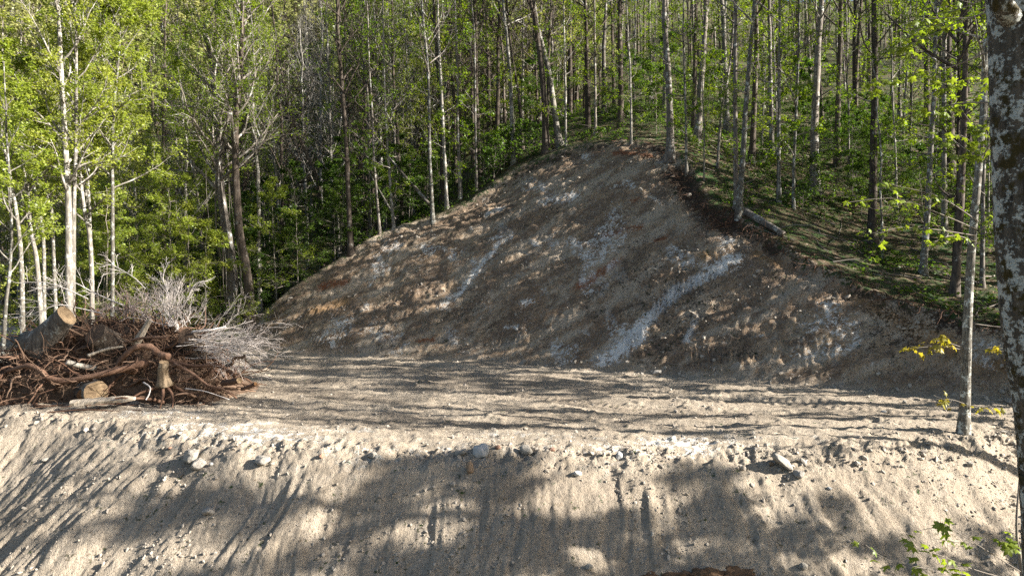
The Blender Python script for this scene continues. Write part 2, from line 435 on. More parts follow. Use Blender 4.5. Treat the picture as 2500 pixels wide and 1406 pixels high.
def full_height(x, y):
    h, D, s, yf, N, C = base_height(x, y)
    up = y - yf
    forest = sstep(-0.35, 0.25, C - N) * sstep(-0.2, 0.4, up)
    cut = sstep(-0.3, 0.5, up) * (1 - forest)
    pad = 1 - sstep(-0.3, 0.5, up)
    emb = sstep(0.15, -0.5, D) * pad
    flat = pad * (1 - emb)
    u = x * FD[0] + y * FD[1]; v = -x * FD[1] + y * FD[0]
    d = flat * (0.13 * fbm(x * 0.22, y * 0.22, 5, 3) + 0.075 * fbm(u * 0.22, v * 1.3, 8, 3) + 0.06 * fbm(u * 0.5, v * 2.6, 31, 3) + 0.05 * fbm(x * 2.2, y * 2.2, 12, 4, 2.1, 0.65)
                + 0.05 * np.maximum(0, fbm(x * 3.1, y * 3.1, 14, 3) - 0.12) * 2)
    for v0, wv in ((20.6, 1.0), (22.5, 1.0), (24.3, 0.8), (25.9, 0.8), (27.4, 0.7)):
        q = np.abs(v - v0 - 0.55 * vnoise(u * 0.12 + v0, u * 0 + v0, 35))
        tr = sstep(0.30, 0.20, q) * sstep(-0.25, 0.15, vnoise(u * 0.22, u * 0 + v0 * 3, 36)) * flat
        d = d - wv * tr * (0.045 + 0.018 * np.sin(u * 2 * np.pi / 0.24)) + wv * flat * 0.045 * np.exp(-((q - 0.38) / 0.10) ** 2) * (0.5 + vnoise(u * 1.5, v * 1.5, 37))
    wl = s + 0.5 * fbm(s * 0.5, D * 0.5, 41, 2)
    rid = 1 - np.abs(fbm(wl * 0.36, D * 0.12, 21, 3)) * 2
    rid2 = 1 - np.abs(fbm(wl * 1.9, D * 0.22, 22, 3)) * 2
    rid3 = fbm(wl * 6.5, D * 0.8, 23, 3)
    gl = sstep(-0.2, -1.2, D)
    d = d + emb * (0.30 * (0.25 + sstep(2, -6, x)) * (rid - 0.5) * gl + 0.07 * (rid2 - 0.6) * gl * sstep(-0.3, 0.3, fbm(s * 0.3, D * 0.3, 29, 2)) + 0.06 * rid3 * gl + 0.09 * fbm(x * 1.1, y * 1.1, 24, 3) + 0.035 * fbm(x * 5.0, y * 5.0, 28, 3, 2.1, 0.7) + 0.022 * (0.35 - np.abs(fbm(x * 3.6 + 7, y * 3.6, 33, 3, 2.1, 0.6)) * 2))
    lip = np.exp(-((D - 0.1) / 0.55) ** 2) * pad
    d = d + lip * 0.07 * (0.3 - np.abs(fbm(x * 4.2, y * 4.2, 34, 3, 2.1, 0.65)) * 2) + lip * (0.16 * np.maximum(0, fbm(x * 0.9, y * 0.9, 26, 4) + 0.15) + 0.10 * fbm(x * 3.4, y * 3.4, 27, 3))
    # cut face: undulation, ledges, clods
    cz = np.maximum(h, 0)
    d = d + cut * sstep(0, 1.5, up) * (0.32 * fbm(u * 0.22, cz * 0.30, 51, 3) + 0.14 * fbm(u * 0.55 + cz * 0.5, cz * 1.1, 52, 4, 2.1, 0.6))
    d = d + cut * (0.075 * fbm(x * 1.5, y * 1.5, 53, 5, 2.1, 0.64) + 0.04 * fbm(x * 5.5, y * 5.5, 54, 2))
    d = d + cut * sstep(0.2, 1.2, up) * (0.09 * (0.4 - np.abs(fbm(u * 0.75 + 0.3 * cz, cz * 1.1, 57, 4)) * 2) + 0.075 * fbm((u * 0.85 + cz * 0.5) * 0.5, (cz * 0.85 - u * 0.5) * 2.6, 59, 4, 2.1, 0.6) + 0.06 * (0.4 - np.abs(fbm(u * 2.6, cz * 3.4, 58, 3)) * 2))
    d = d + forest * (0.22 * fbm(x * 0.25, y * 0.25, 61, 3) + 0.10 * fbm(x * 1.1, y * 1.1, 62, 4))
    # talus at the foot
    d = d + 0.10 * np.exp(-((up - 0.1) / 0.5) ** 2) * np.maximum(0, fbm(u * 0.8, v * 0.8, 64, 4) + 0.3)
    w = dict(cut=cut, forest=forest, pad=pad, emb=emb, up=up, u=u, v=v, N=N, C=C, D=D, s=s)
    return h + d, w

def ground_z(x, y):
    return full_height(np.atleast_1d(np.asarray(x, float)), np.atleast_1d(np.asarray(y, float)))[0]

_march = np.concatenate([np.arange(8, 60, 0.05), np.arange(60, 190, 0.25)])
def hit(px, py, dmin=8.0):
    d = _march[_march >= dmin]
    X = (px - CX) / F * d; Z = CAMZ + (CY - py) / F * d
    g, _ = full_height(X, d)
    k = np.nonzero(Z < g)[0]
    if len(k) == 0: return None
    return np.array([X[k[0]], d[k[0]], g[k[0]]])

# --- fine fan of ground in front of the camera
ys = np.concatenate([np.arange(-6, 9, 0.6), np.arange(9, 12.5, 0.12), np.arange(12.5, 24, 0.062), np.arange(24, 49, 0.075), np.arange(49, 60, 0.30)])
tx = np.concatenate([np.linspace(-1.75, -0.80, 60, endpoint=False), np.linspace(-0.80, 0.80, 760), np.linspace(0.80, 1.75, 61)[1:]])
YY, TT = np.meshgrid(ys, tx, indexing='ij')
XX = TT * (np.maximum(YY, 4) * 0.93 + 1.2)
HH, WW = full_height(XX, YY)
up, uu, vv = WW['up'], WW['u'], WW['v']

# mineral streaks and stains, drawn on the cut as polylines on its surface
def surf_dist(pxs, rad):
    """weight 0..1 near a polyline given by points on the cut"""
    pts = [hit(a, b, 18.0) for a, b in pxs]
    best = np.full(XX.shape, 9.0)
    for a, b in zip(pts[:-1], pts[1:]):
        ab = b - a; L = (ab ** 2).sum()
        t = np.clip(((XX - a[0]) * ab[0] + (YY - a[1]) * ab[1] + (HH - a[2]) * ab[2]) / L, 0, 1)
        dd = np.sqrt((XX - a[0] - t * ab[0]) ** 2 + (YY - a[1] - t * ab[1]) ** 2 + (HH - a[2] - t * ab[2]) ** 2)
        best = np.minimum(best, dd / rad)
    return np.clip(1.25 - best, 0, 1)
jx = 0.5 * fbm(uu * 1.3, HH * 1.3, 71, 3)
white = np.zeros(XX.shape)
for pxs, rad, g in (([(1475, 880), (1530, 835), (1600, 765), (1650, 715), (1720, 680), (1790, 640)], 0.55, 1.0), ([(1465, 885), (1530, 850), (1560, 820)], 0.6, 1.0),
                    ([(1120, 715), (1160, 665), (1215, 600)], 0.42, 0.85), ([(1085, 745), (1130, 705)], 0.6, 0.55), ([(1190, 525), (1225, 510)], 0.40, 0.8),
                    ([(1330, 490), (1400, 480)], 0.75, 0.6), ([(1675, 830), (1700, 780)], 0.30, 0.85), ([(1990, 800), (2060, 790)], 0.85, 0.55), ([(1960, 870), (2060, 850), (2070, 790)], 0.6, 0.5),
                    ([(1280, 745), (1300, 735)], 0.4, 0.65), ([(900, 800), (980, 840)], 0.9, 0.45), ([(1490, 530), (1500, 520)], 0.45, 0.5),
                    ([(1230, 800), (1260, 800)], 0.2, 0.6), ([(1700, 850), (1860, 820)], 0.10, 0.6), ([(1730, 655), (1790, 625)], 0.55, 0.7)):
    white = np.maximum(white, surf_dist(pxs, rad) * g)
white = np.maximum(white, 0.55 * sstep(0.15, 0.40, fbm(uu * 0.45, HH * 0.9 + uu * 0.4, 77, 4)))
rust = np.zeros(XX.shape); ochre = np.zeros(XX.shape)
for pxs, rad in (([(1420, 700), (1500, 645)], 0.55), ([(1480, 575), (1560, 555)], 0.35), ([(1600, 588), (1625, 582)], 0.25), ([(1540, 492), (1555, 488)], 0.2), ([(1500, 375), (1590, 380)], 0.3),
                 ([(790, 700), (840, 690)], 0.5), ([(1020, 835), (1060, 830)], 0.2)):
    rust = np.maximum(rust, surf_dist(pxs, rad) * 0.8)
for pxs, rad in (([(2080, 700), (2190, 780)], 0.7), ([(2230, 790), (2330, 850)], 0.9), ([(760, 760), (840, 740)], 0.7), ([(1700, 625), (1760, 630)], 0.5), ([(2380, 880), (2470, 900)], 0.6), ([(1900, 640), (1850, 620)], 0.5)):
    ochre = np.maximum(ochre, surf_dist(pxs, rad) * 0.75)
cutm = WW['cut']
lipw = 0.40 * WW['pad'] * np.exp(-((WW['D'] - 0.9) / 1.3) ** 2) * sstep(13, 6, np.abs(XX + 2)) * np.clip(0.7 + 1.2 * fbm(XX * 0.5, YY * 1.2, 131, 4), 0, 1.5)
white *= 0.84 * cutm * (1 + 0.5 * fbm(uu * 2.2 + HH * 1.2, HH * 2.2 - uu * 1.2, 121, 4, 2.1, 0.65)); white = np.maximum(white, lipw); rust *= cutm; ochre *= cutm
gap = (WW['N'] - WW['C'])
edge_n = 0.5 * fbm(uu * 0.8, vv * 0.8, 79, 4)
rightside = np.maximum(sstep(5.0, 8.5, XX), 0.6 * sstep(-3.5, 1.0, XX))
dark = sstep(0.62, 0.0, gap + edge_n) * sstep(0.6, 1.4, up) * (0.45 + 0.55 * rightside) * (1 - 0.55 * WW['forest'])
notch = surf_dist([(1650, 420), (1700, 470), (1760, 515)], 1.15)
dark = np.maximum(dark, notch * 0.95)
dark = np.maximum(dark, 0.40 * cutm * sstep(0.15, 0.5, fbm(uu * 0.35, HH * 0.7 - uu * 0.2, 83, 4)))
# bucket-teeth grooves
groove = np.zeros(XX.shape)
for pxs, rad, skew in (([(740, 790), (860, 745)], 0.75, 0.25), ([(770, 825), (830, 820)], 0.5, 0.1), ([(700, 790), (720, 785)], 0.35, 0.2), ([(960, 715), (1000, 700)], 0.6, 0.3), ([(1500, 845), (1560, 815)], 0.6, 0.3),
                       ([(1590, 760), (1650, 715), (1720, 690)], 0.7, 0.2), ([(1540, 740), (1590, 735)], 0.6, 0.3), ([(1490, 570), (1540, 560)], 0.35, 0.3), ([(2050, 720), (2100, 700)], 0.6, 0.3), ([(2400, 900), (2450, 930)], 0.8, 0.5),
                       ([(1700, 880), (1850, 860)], 0.45, 0.35), ([(1950, 860), (2000, 850)], 0.6, 0.2), ([(1230, 830), (1260, 820)], 0.5, 0.2)):
    wgt = sstep(0.05, 0.5, surf_dist(pxs, rad))
    groove = groove + wgt * np.sin((uu + skew * HH + 0.10 * jx) * (2 * np.pi / 0.22)) * (1 - np.clip(np.abs(groove) * 9, 0, 1))
HH = HH + 0.062 * groove * cutm * np.clip(0.6 + 1.2 * fbm(uu * 1.1, HH * 1.5, 73, 3), 0, 1.3)
# crest ledge under the turf
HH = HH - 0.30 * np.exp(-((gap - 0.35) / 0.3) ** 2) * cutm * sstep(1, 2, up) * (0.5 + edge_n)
litter = WW['forest'] * 0.95 + 0.3 * sstep(14, 18, -XX) * 0
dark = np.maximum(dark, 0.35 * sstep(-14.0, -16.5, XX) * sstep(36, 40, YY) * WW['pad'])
tone = fbm((uu * 0.85 + HH * 0.5) * 0.45, (HH * 0.85 - uu * 0.5) * 1.7, 101, 6, 2.1, 0.68) * 1.3 + 0.35 * fbm(uu * 5, HH * 5, 103, 3)
dark_brown = WW['pad'] * sstep(0.8, 3.0, WW['D']) * np.clip(0.45 + 1.1 * fbm(uu * 0.16, vv * 0.9, 111, 5, 2.1, 0.6) + 0.3 * fbm(XX * 2, YY * 2, 113, 3), 0, 1)  # darker brown streaks inside the rim of the level ground
dark_brown = np.maximum(dark_brown, WW['emb'] * np.clip(0.05 + 1.0 * fbm(XX * 0.25, YY * 0.6, 115, 4), 0, 0.6))
attr = dict(dark_brown=dark_brown, tone=tone, cut=cutm, white=white, rust=rust, ochre=ochre, dark=dark, litter=litter)

ny, nx = XX.shape
VV = np.stack([XX, YY, HH], -1).reshape(-1, 3)
idx = np.arange(ny * nx).reshape(ny, nx)
quads = np.stack([idx[:-1, :-1], idx[:-1, 1:], idx[1:, 1:], idx[1:, :-1]], -1).reshape(-1, 4)
fc = VV[quads].mean(1)
qm = {k: WW[k].reshape(-1)[quads].mean(1) for k in ('cut', 'forest', 'emb')}
region = np.where(qm['forest'] > 0.5, 3, np.where(qm['cut'] > 0.5, 2, np.where(qm['emb'] > 0.5, 1, 0)))
for rid_, nm in ((0, 'levelled_ground'), (1, 'embankment_slope'), (2, 'cut_hillside'), (3, 'forest_ground')):
    q = quads[region == rid_]
    used, inv = np.unique(q, return_inverse=True)
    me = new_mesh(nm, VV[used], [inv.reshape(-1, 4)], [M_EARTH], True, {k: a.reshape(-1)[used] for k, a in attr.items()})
    tag(link(nm, me), kind='structure')

# --- wide coarse terrain to the skyline, kept below the fine fan where they overlap
gx = np.concatenate([np.arange(-420, -60, 6.0), np.arange(-60, 90, 1.5), np.arange(90, 420, 6.0)])
gy = np.concatenate([np.arange(-40, 90, 1.5), np.arange(90, 420, 4.0)])
GY, GX = np.meshgrid(gy, gx, indexing='ij')
GH, GW = full_height(GX, GY)
infan = (np.abs(GX) < 1.75 * (np.maximum(GY, 4) * 0.93 + 1.2) - 1.5) & (GY > -5) & (GY < 58)
GH = GH - np.where(infan, 0.9, 0.06)
gi = np.arange(GX.size).reshape(GX.shape)
gq = np.stack([gi[:-1, :-1], gi[:-1, 1:], gi[1:, 1:], gi[1:, :-1]], -1).reshape(-1, 4)
zero = np.zeros(GX.size)
me = new_mesh('hillside', np.stack([GX, GY, GH], -1).reshape(-1, 3), [gq], [M_EARTH], True,
              dict(dark_brown=zero, tone=zero, cut=zero, white=zero, rust=zero, ochre=zero, dark=zero, litter=np.ones(GX.size)))
tag(link('hillside', me), kind='structure')

# ------------------------------------------------------------------ tree growing
def grow(start, direc, L, npts, jit, upc, r):
    """vectorised branches: start (B,3), direc (B,3), L (B,)"""
    B = len(start)
    Pn = np.zeros((B, npts, 3)); Pn[:, 0] = start
    d = unit(direc)
    step = (L / (npts - 1))[:, None]
    for k in range(1, npts):
        Pn[:, k] = Pn[:, k - 1] + d * step
        d = unit(d + r.normal(0, jit, (B, 3)) + np.array([0, 0, upc]))
    return Pn

def limbs(axis, axr, n, t0, t1, lfun, efun, r, npts=8, jit=0.10, upc=0.07, rk=0.55):
    t = np.sort(np.clip(np.linspace(t0, t1, n) + r.normal(0, 0.5 * (t1 - t0) / max(n, 1), n), t0, 0.99))
    az = np.arange(n) * 2.39996 + r.uniform(0, 6.28) + r.normal(0, 0.4, n)
    el = np.array([efun(x) for x in t]) + r.normal(0, 0.15, n)
    f = t * (len(axis) - 1); i = np.minimum(f.astype(int), len(axis) - 2); fr = (f - i)[:, None]
    st = axis[i] * (1 - fr) + axis[i + 1] * fr
    rad = np.interp(t, np.linspace(0, 1, len(axr)), axr)
    d = np.stack([np.cos(az) * np.cos(el), np.sin(az) * np.cos(el), np.sin(el)], -1)
    L = np.array([lfun(x) for x in t]) * r.uniform(0.75, 1.25, n)
    Pn = grow(st, d, L, npts, jit, upc, r)
    r0 = np.minimum(rad * rk, 0.02 * L + 0.008)
    R = r0[:, None] * np.linspace(1, 0.22, npts)[None, :]
    return Pn, R, L

def children(Pn, R, L, per, tmin, lf, ang, flat, r, npts=5, jit=0.12, upc=0.02):
    B, n, _ = Pn.shape
    b = np.repeat(np.arange(B), per)
    t = r.uniform(tmin, 1.0, len(b))
    f = t * (n - 1); i = np.minimum(f.astype(int), n - 2); fr = (f - i)[:, None]
    st = Pn[b, i] * (1 - fr) + Pn[b, i + 1] * fr
    d = unit(Pn[b, i + 1] - Pn[b, i])
    p = r.normal(0, 1, (len(b), 3)); p[:, 2] *= flat
    p = unit(p - (p * d).sum(-1, keepdims=True) * d)
    a = r.normal(ang, 0.2, len(b))[:, None]
    dd = np.cos(a) * d + np.sin(a) * p
    LL = L[b] * lf * r.uniform(0.6, 1.3, len(b)) * (1.15 - 0.55 * t)
    Q = grow(st, dd, LL, npts, jit, upc, r)
    r0 = np.minimum(R[b, i] * 0.6, 0.014 * LL + 0.004)
    return Q, np.maximum(r0[:, None] * np.linspace(1, 0.3, npts)[None, :], 0.0035), LL

def leaf_quads(Pn, per, size, r, droop=0.35, tilt=0.45, offs=0.06, tmin=0.15):
    """folded two-triangle leaves along branches"""
    B, n, _ = Pn.shape
    b = np.repeat(np.arange(B), per)
    t = r.uniform(tmin, 1.0, len(b))
    f = t * (n - 1); i = np.minimum(f.astype(int), n - 2); fr = (f - i)[:, None]
    c = Pn[b, i] * (1 - fr) + Pn[b, i + 1] * fr + r.normal(0, offs, (len(b), 3))
    az = r.uniform(0, 6.283, len(b))
    h = np.stack([np.cos(az), np.sin(az), -droop + r.normal(0, tilt, len(b))], -1); h = unit(h)
    side = unit(np.cross(h, np.array([0, 0, 1.0]) + r.normal(0, tilt, (len(b), 3))))
    nrm = np.cross(side, h)
    s = (size * r.uniform(0.6, 1.35, len(b)))[:, None]
    a0 = c; a1 = c + h * s * 0.45 + side * s * 0.42 - nrm * s * 0.12; a2 = c + h * s; a3 = c + h * s * 0.45 - side * s * 0.42 - nrm * s * 0.12
    V = np.stack([a0, a1, a2, a3], 1).reshape(-1, 3)
    k = np.arange(len(b))[:, None] * 4
    T = np.concatenate([k + np.array([0, 1, 2]), k + np.array([0, 2, 3])])
    tint = np.repeat(np.clip(r.normal(0.5, 0.28, len(b)), 0, 1), 4)
    return V, T, tint

def trunk_geo(path, r0, r1, S=10, flare=0.55, wob=0.06, r=rng):
    n = len(path)
    t = np.linspace(0, 1, n)
    R = r0 + (r1 - r0) * t ** 0.85
    hgt = np.linalg.norm(path - path[0], axis=1)
    R = R * (1 + flare * np.exp(-hgt / (r0 * 3.0 + 0.12)))
    V, q = tubes(path[None], R[None], S)
    V = V.reshape(n, S, 3)
    ctr = path[:, None, :]
    lob = 1 + wob * (r.normal(0, 1, (1, S, 1)) * (0.4 + 1.2 * np.exp(-hgt / 0.6))[:, None, None] + 0.6 * r.normal(0, 1, (n, S, 1)))
    V = ctr + (V - ctr) * lob
    return V.reshape(-1, 3), q, R

PROTO = {}
def crown_mesh(lb, lv, bark, leaf):
    b = Bag()
    b.V, b.F, b.A, b.n = list(lb.V), list(lb.F), list(lb.A), lb.n
    nw = sum(len(f) for f in lb.F)
    b.V += lv.V; b.F += [f + lb.n for f in lv.F]; b.A += lv.A
    nl = sum(len(f) for f in lv.F)
    return new_mesh('crown', np.concatenate(b.V), b.F, [bark, leaf], np.concatenate([np.ones(nw, bool), np.zeros(nl, bool)]), {'tint': np.concatenate(b.A)}, np.concatenate([np.zeros(nw), np.ones(nl)]))

def make_proto(key, H, r0, nl, t0, lfun, efun, n2, n3, nleaf, lsize, seed, bark, leafm, low=0, sides=8, flat=0.5, l2=0.5, l3=0.45, up1=0.07, droop=0.35):
    r = np.random.default_rng(seed)
    n = 16
    z = np.linspace(0, 1, n)
    axis = np.stack([np.cumsum(r.normal(0, 0.006 * H, n)) * z, np.cumsum(r.normal(0, 0.006 * H, n)) * z, z * H], -1)
    tp = axis.copy(); tp[0, 2] = -0.5
    TV, TQ, R = trunk_geo(tp, r0, r0 * 0.22, sides, r=r)
    crown = branch_sets(axis, R, H, nl, t0, lfun, efun, n2, n3, nleaf, lsize, r, low, flat, l2, l3, up1, droop)
    lb, lv = crown
    d = dict(H=H, trunk=new_mesh('trunk', TV, [TQ], [bark]), crown=crown_mesh(lb, lv, bark, leafm))
    PROTO[key] = d

def branch_sets(axis, R, H, nl, t0, lfun, efun, n2, n3, nleaf, lsize, r, low=0, flat=0.5, l2=0.5, l3=0.45, up1=0.07, droop=0.35, t1=0.985):
    lb = Bag(); lv = Bag()
    def run(Pn, Rr, L):
        lb.add(*tubes(Pn, Rr, 5))
        Q, Rq, LQ = children(Pn, Rr, L, n2, 0.22, l2, 0.75, flat, r)
        lb.add(*tubes(Q, Rq, 4))
        tw = Q
        if n3:
            W, Rw, LW = children(Q, Rq, LQ, n3, 0.2, l3, 0.75, flat, r, 4)
            lb.add(*tubes(W, Rw, 3))
            tw = W
        if nleaf:
            lv.add(*leaf_quads(tw, nleaf, lsize, r, droop))
            if n3: lv.add(*leaf_quads(Q, max(1, nleaf), lsize, r, droop, tmin=0.4))
    Pn, Rr, L = limbs(axis, R, nl, t0, t1, lfun, efun, r, upc=up1)
    run(Pn, Rr, L)
    if low:
        Pn, Rr, L = limbs(axis, R, low, 0.10, t0, lambda t: 0.075 * H, lambda t: 0.35, r, npts=6)
        run(Pn, Rr, L)
    return lb, lv

for k in range(5):
    make_proto(f'tall{k}', 22.0, (0.17, 0.2, 0.14, 0.16, 0.22)[k], 20, 0.42, lambda t: 4.6 * (1.15 - t) + 0.7, lambda t: 0.55 + 0.6 * t, 6, 4, 3, 0.115, 100 + k,
               (M_BARK, M_DARK, M_BARK, M_PALE, M_DARK)[k], M_LEAF, low=5)
for k in range(4):
    make_proto(f'slim{k}', 16.0, (0.07, 0.085, 0.06, 0.09)[k], 17, 0.28, lambda t: 2.3 * (1.1 - t) + 0.5, lambda t: 0.35 + 0.6 * t, 5, 3, 5, 0.105, 130 + k,
               (M_PALE, M_BARK, M_PALE, M_DARK)[k], M_LEAF, low=6, sides=7)
for k in range(4):
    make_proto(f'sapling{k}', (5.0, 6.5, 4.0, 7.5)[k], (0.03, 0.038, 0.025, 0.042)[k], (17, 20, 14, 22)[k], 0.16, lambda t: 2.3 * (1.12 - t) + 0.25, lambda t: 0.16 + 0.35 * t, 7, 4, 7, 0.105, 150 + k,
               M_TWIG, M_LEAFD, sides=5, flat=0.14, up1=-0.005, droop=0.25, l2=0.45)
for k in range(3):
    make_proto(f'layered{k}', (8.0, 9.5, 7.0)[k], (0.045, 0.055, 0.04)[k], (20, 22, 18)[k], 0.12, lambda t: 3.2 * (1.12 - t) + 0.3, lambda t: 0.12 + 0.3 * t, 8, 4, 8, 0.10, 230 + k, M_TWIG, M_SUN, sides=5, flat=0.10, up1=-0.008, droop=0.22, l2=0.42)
for k in range(3):
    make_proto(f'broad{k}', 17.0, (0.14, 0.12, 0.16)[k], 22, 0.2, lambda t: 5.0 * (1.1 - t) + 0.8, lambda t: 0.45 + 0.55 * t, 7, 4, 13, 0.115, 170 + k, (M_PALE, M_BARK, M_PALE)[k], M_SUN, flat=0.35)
for k in range(2):
    make_proto(f'bare{k}', 20.0, 0.16, 24, 0.3, lambda t: 5.2 * (1.1 - t) + 0.8, lambda t: 0.6 + 0.5 * t, 7, 5, 0, 0.1, 180 + k, (M_DARK, M_PALE)[k], M_LEAF)
for k in range(2):
    make_proto(f'shrub{k}', 1.8, 0.014, 14, 0.05, lambda t: 1.0 * (1.1 - t) + 0.2, lambda t: 0.5 + 0.4 * t, 5, 0, 6, 0.13, 190 + k, M_TWIG, M_LEAFD, sides=4, flat=0.4)

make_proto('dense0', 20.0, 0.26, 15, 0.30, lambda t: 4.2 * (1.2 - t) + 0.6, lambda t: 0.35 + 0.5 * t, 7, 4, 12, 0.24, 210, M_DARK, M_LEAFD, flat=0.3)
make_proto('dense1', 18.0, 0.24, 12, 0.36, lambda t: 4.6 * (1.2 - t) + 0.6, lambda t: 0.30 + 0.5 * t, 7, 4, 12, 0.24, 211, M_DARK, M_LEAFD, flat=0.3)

def plant(key, name, loc, label, cat, group=None, scale=1.0, rz=None):
    p = PROTO[key]
    root = empty(name, loc, random.uniform(0, 6.28) if rz is None else rz)
    root.scale = (scale, scale, scale)
    root.rotation_euler[0] = random.gauss(0, 0.03); root.rotation_euler[1] = random.gauss(0, 0.03)
    link('trunk', p['trunk'], root)
    link('crown', p['crown'], root)
    tag(root, label, cat, group)
    return root


# ------------------------------------------------------------------ trees that can be told apart
PLACED = []
def placed_tree(pxs, w, label, bark, crown, d=None, H=None, name='forest_tree', group='trunks standing in the wood', cs=1.0, t_crown=None, S=10, sides_leaf=None):
    """a tree whose trunk follows the given photo points (first one is its foot)"""
    if d is None:
        h = hit(pxs[0][0], pxs[0][1], 17.0)
        d = h[1]
    foot = P(pxs[0][0], pxs[0][1], d)
    gz = float(ground_z(foot[0], foot[1])[0])
    pts = [P(a, b, d) for a, b in pxs]
    pts[0][2] = gz - 0.35
    H = H or 21.0
    top = pts[-1]
    dirn = unit(pts[-1] - pts[-2])
    dirn = unit(dirn * 0.6 + np.array([0, 0, 0.4]))
    rest = H - (top[2] - gz)
    if rest > 1.0:
        pts += [top + dirn * rest * 0.5, top + dirn * rest + np.array([0, 0, 0.0])]
    path = smooth_path(pts, 30)
    jit = np.stack([fbm(np.linspace(0, 5, 30), np.full(30, 1.0), len(PLACED) * 3 + 5, 3), fbm(np.linspace(0, 5, 30), np.full(30, 3.0), len(PLACED) * 3 + 6, 3), np.zeros(30)], -1)
    path = path + jit * 0.10 * np.linspace(0, 1, 30)[:, None] ** 0.5
    r0 = w / 2 / F * d
    V, q, R = trunk_geo(path, r0, r0 * 0.28, S, 0.85)
    org = np.array([foot[0], foot[1], gz])
    root = empty(name, org)
    link('trunk', new_mesh('trunk', V - org, [q], [bark]), root)
    if crown:
        p = PROTO[crown]
        ax = Vector(path[-1] - org)
        sc = ax.length / p['H']
        qt = Vector((0, 0, 1)).rotation_difference(ax.normalized()) @ Quaternion((0, 0, 1), random.uniform(0, 6.28))
        o = link('crown', p['crown'], root)
        o.rotation_mode = 'QUATERNION'; o.rotation_quaternion = qt
        o.scale = (sc * cs, sc * cs, sc)
    tag(root, label, 'tree', group)
    PLACED.append((foot[0], foot[1]))
    return root, path, R

T = placed_tree
# spur crest and the wood right of it
T([(1335, 350), (1325, 200), (1304, 40), (1296, 0)], 17, 'dark forked trunk on the hill crest with a leaning pale trunk beside it', M_DARK, 'tall1', d=47)
T([(1368, 300), (1340, 180), (1316, 80), (1302, 0)], 14, 'pale trunk leaning toward the dark trunk on the hill crest', M_PALE, 'tall0', d=47.5)
T([(1382, 356), (1380, 200), (1376, 0)], 6, 'thin whitish pole at the top edge of the cut beside the leaning pale trunk', M_PALE, 'slim0', H=17)
T([(1434, 275), (1432, 120), (1430, 0)], 11, 'straight dark trunk behind the crest of the bare slope', M_DARK, 'tall4', d=56)
T([(1454, 322), (1452, 160), (1450, 0)], 7, 'slim grey trunk just behind the top of the bare slope', M_BARK, 'slim3', d=48, H=18)
T([(1475, 275), (1475, 120), (1478, 0)], 11, 'smooth grey trunk behind the top of the cut with leaves low down', M_BARK, 'tall2', d=58)
T([(1515, 315), (1516, 160), (1512, 60), (1514, 0)], 14, 'dark trunk with white flecks straight above the peak of the bare slope', M_DARK, 'tall1', d=49)
T([(1541, 346), (1540, 200), (1534, 110)], 6, 'thin pale young trunk rooted on the very peak of the cut', M_PALE, 'slim2', H=12)
T([(1637, 386), (1633, 220), (1622, 60), (1622, 0)], 19, 'thick two-toned trunk at the upper edge of the cut near its peak', M_BARK, 'tall0', S=12)
T([(1676, 418), (1674, 250), (1668, 80), (1668, 0)], 7, 'slender pale trunk between the two-toned trunk and the thick grey one', M_PALE, 'slim1', H=18)
T([(1702, 346), (1710, 200), (1722, 60), (1723, 0)], 18, 'thick grey trunk flaring at its foot behind the slender pale one', M_BARK, 'tall2')
T([(1692, 320), (1697, 150), (1698, 0)], 12, 'dark trunk standing close behind the flaring grey trunk', M_DARK, 'tall4')
T([(1718, 440), (1719, 330), (1716, 240)], 4, 'very thin sapling stem at the dark soil edge of the cut', M_PALE, 'slim2', H=8)
T([(1750, 410), (1762, 280), (1782, 150), (1790, 60)], 7, 'slim trunk bending toward the big twin-stemmed tree', M_BARK, 'slim0', H=16)
T([(1798, 512), (1797, 400), (1796, 200), (1798, 0)], 14, 'straight stem of the twin trunk growing at the notch of the cut', M_BARK, 'tall2', S=12)
T([(1803, 525), (1812, 400), (1826, 190), (1840, 0)], 16, 'leaning stem of the twin trunk beside the fallen log', M_BIRCH, 'tall0', S=12)
T([(1885, 384), (1882, 200), (1877, 40), (1876, 0)], 12, 'grey trunk behind the straight white-barked pole', M_BARK, 'tall1')
T([(1895, 345), (1896, 200), (1897, 0)], 6, 'thin brown trunk close behind the white-barked pole', M_DARK, 'slim3', H=19)
T([(1901, 492), (1902, 300), (1904, 0)], 11, 'straight white-barked pole on the green floor uphill of the fallen log', M_PALE, 'slim0', H=21)
T([(1937, 508), (1938, 400), (1947, 160), (1949, 0)], 9, 'pale spotted pole next to the straight white-barked one', M_BIRCH, 'slim1', H=20)
T([(1990, 465), (1989, 330), (1998, 120), (2003, 0)], 21, 'broad grey furrowed trunk with green saplings at its foot', M_BARK, 'tall3', S=12)
T([(2044, 408), (2045, 250), (2052, 80), (2054, 0)], 15, 'dark brown trunk uphill of the broad grey furrowed one', M_DARK, 'tall1')
T([(2072, 450), (2071, 280), (2068, 180)], 6, 'thin pole half way between two broad trunks on the wooded slope', M_BARK, 'slim2', H=15)
T([(2128, 592), (2133, 400), (2133, 200), (2135, 0)], 21, 'straight brownish grey trunk with a spreading root foot above the cut', M_DARK, 'tall2', S=12)
T([(2155, 636), (2154, 560), (2150, 470), (2152, 380), (2140, 260)], 7, 'crooked thin stem in front of the brownish grey trunk', M_BIRCH, 'slim3', H=9)
T([(2204, 398), (2207, 300), (2212, 200), (2218, 120)], 6, 'thin pale stem on the slope uphill of the yellow-green spray', M_PALE, 'slim1', H=14)
T([(2251, 668), (2270, 420), (2279, 200), (2284, 0)], 15, 'leaning lichen-grey trunk close above the dark soil edge', M_BIRCH, 'tall0', S=12)
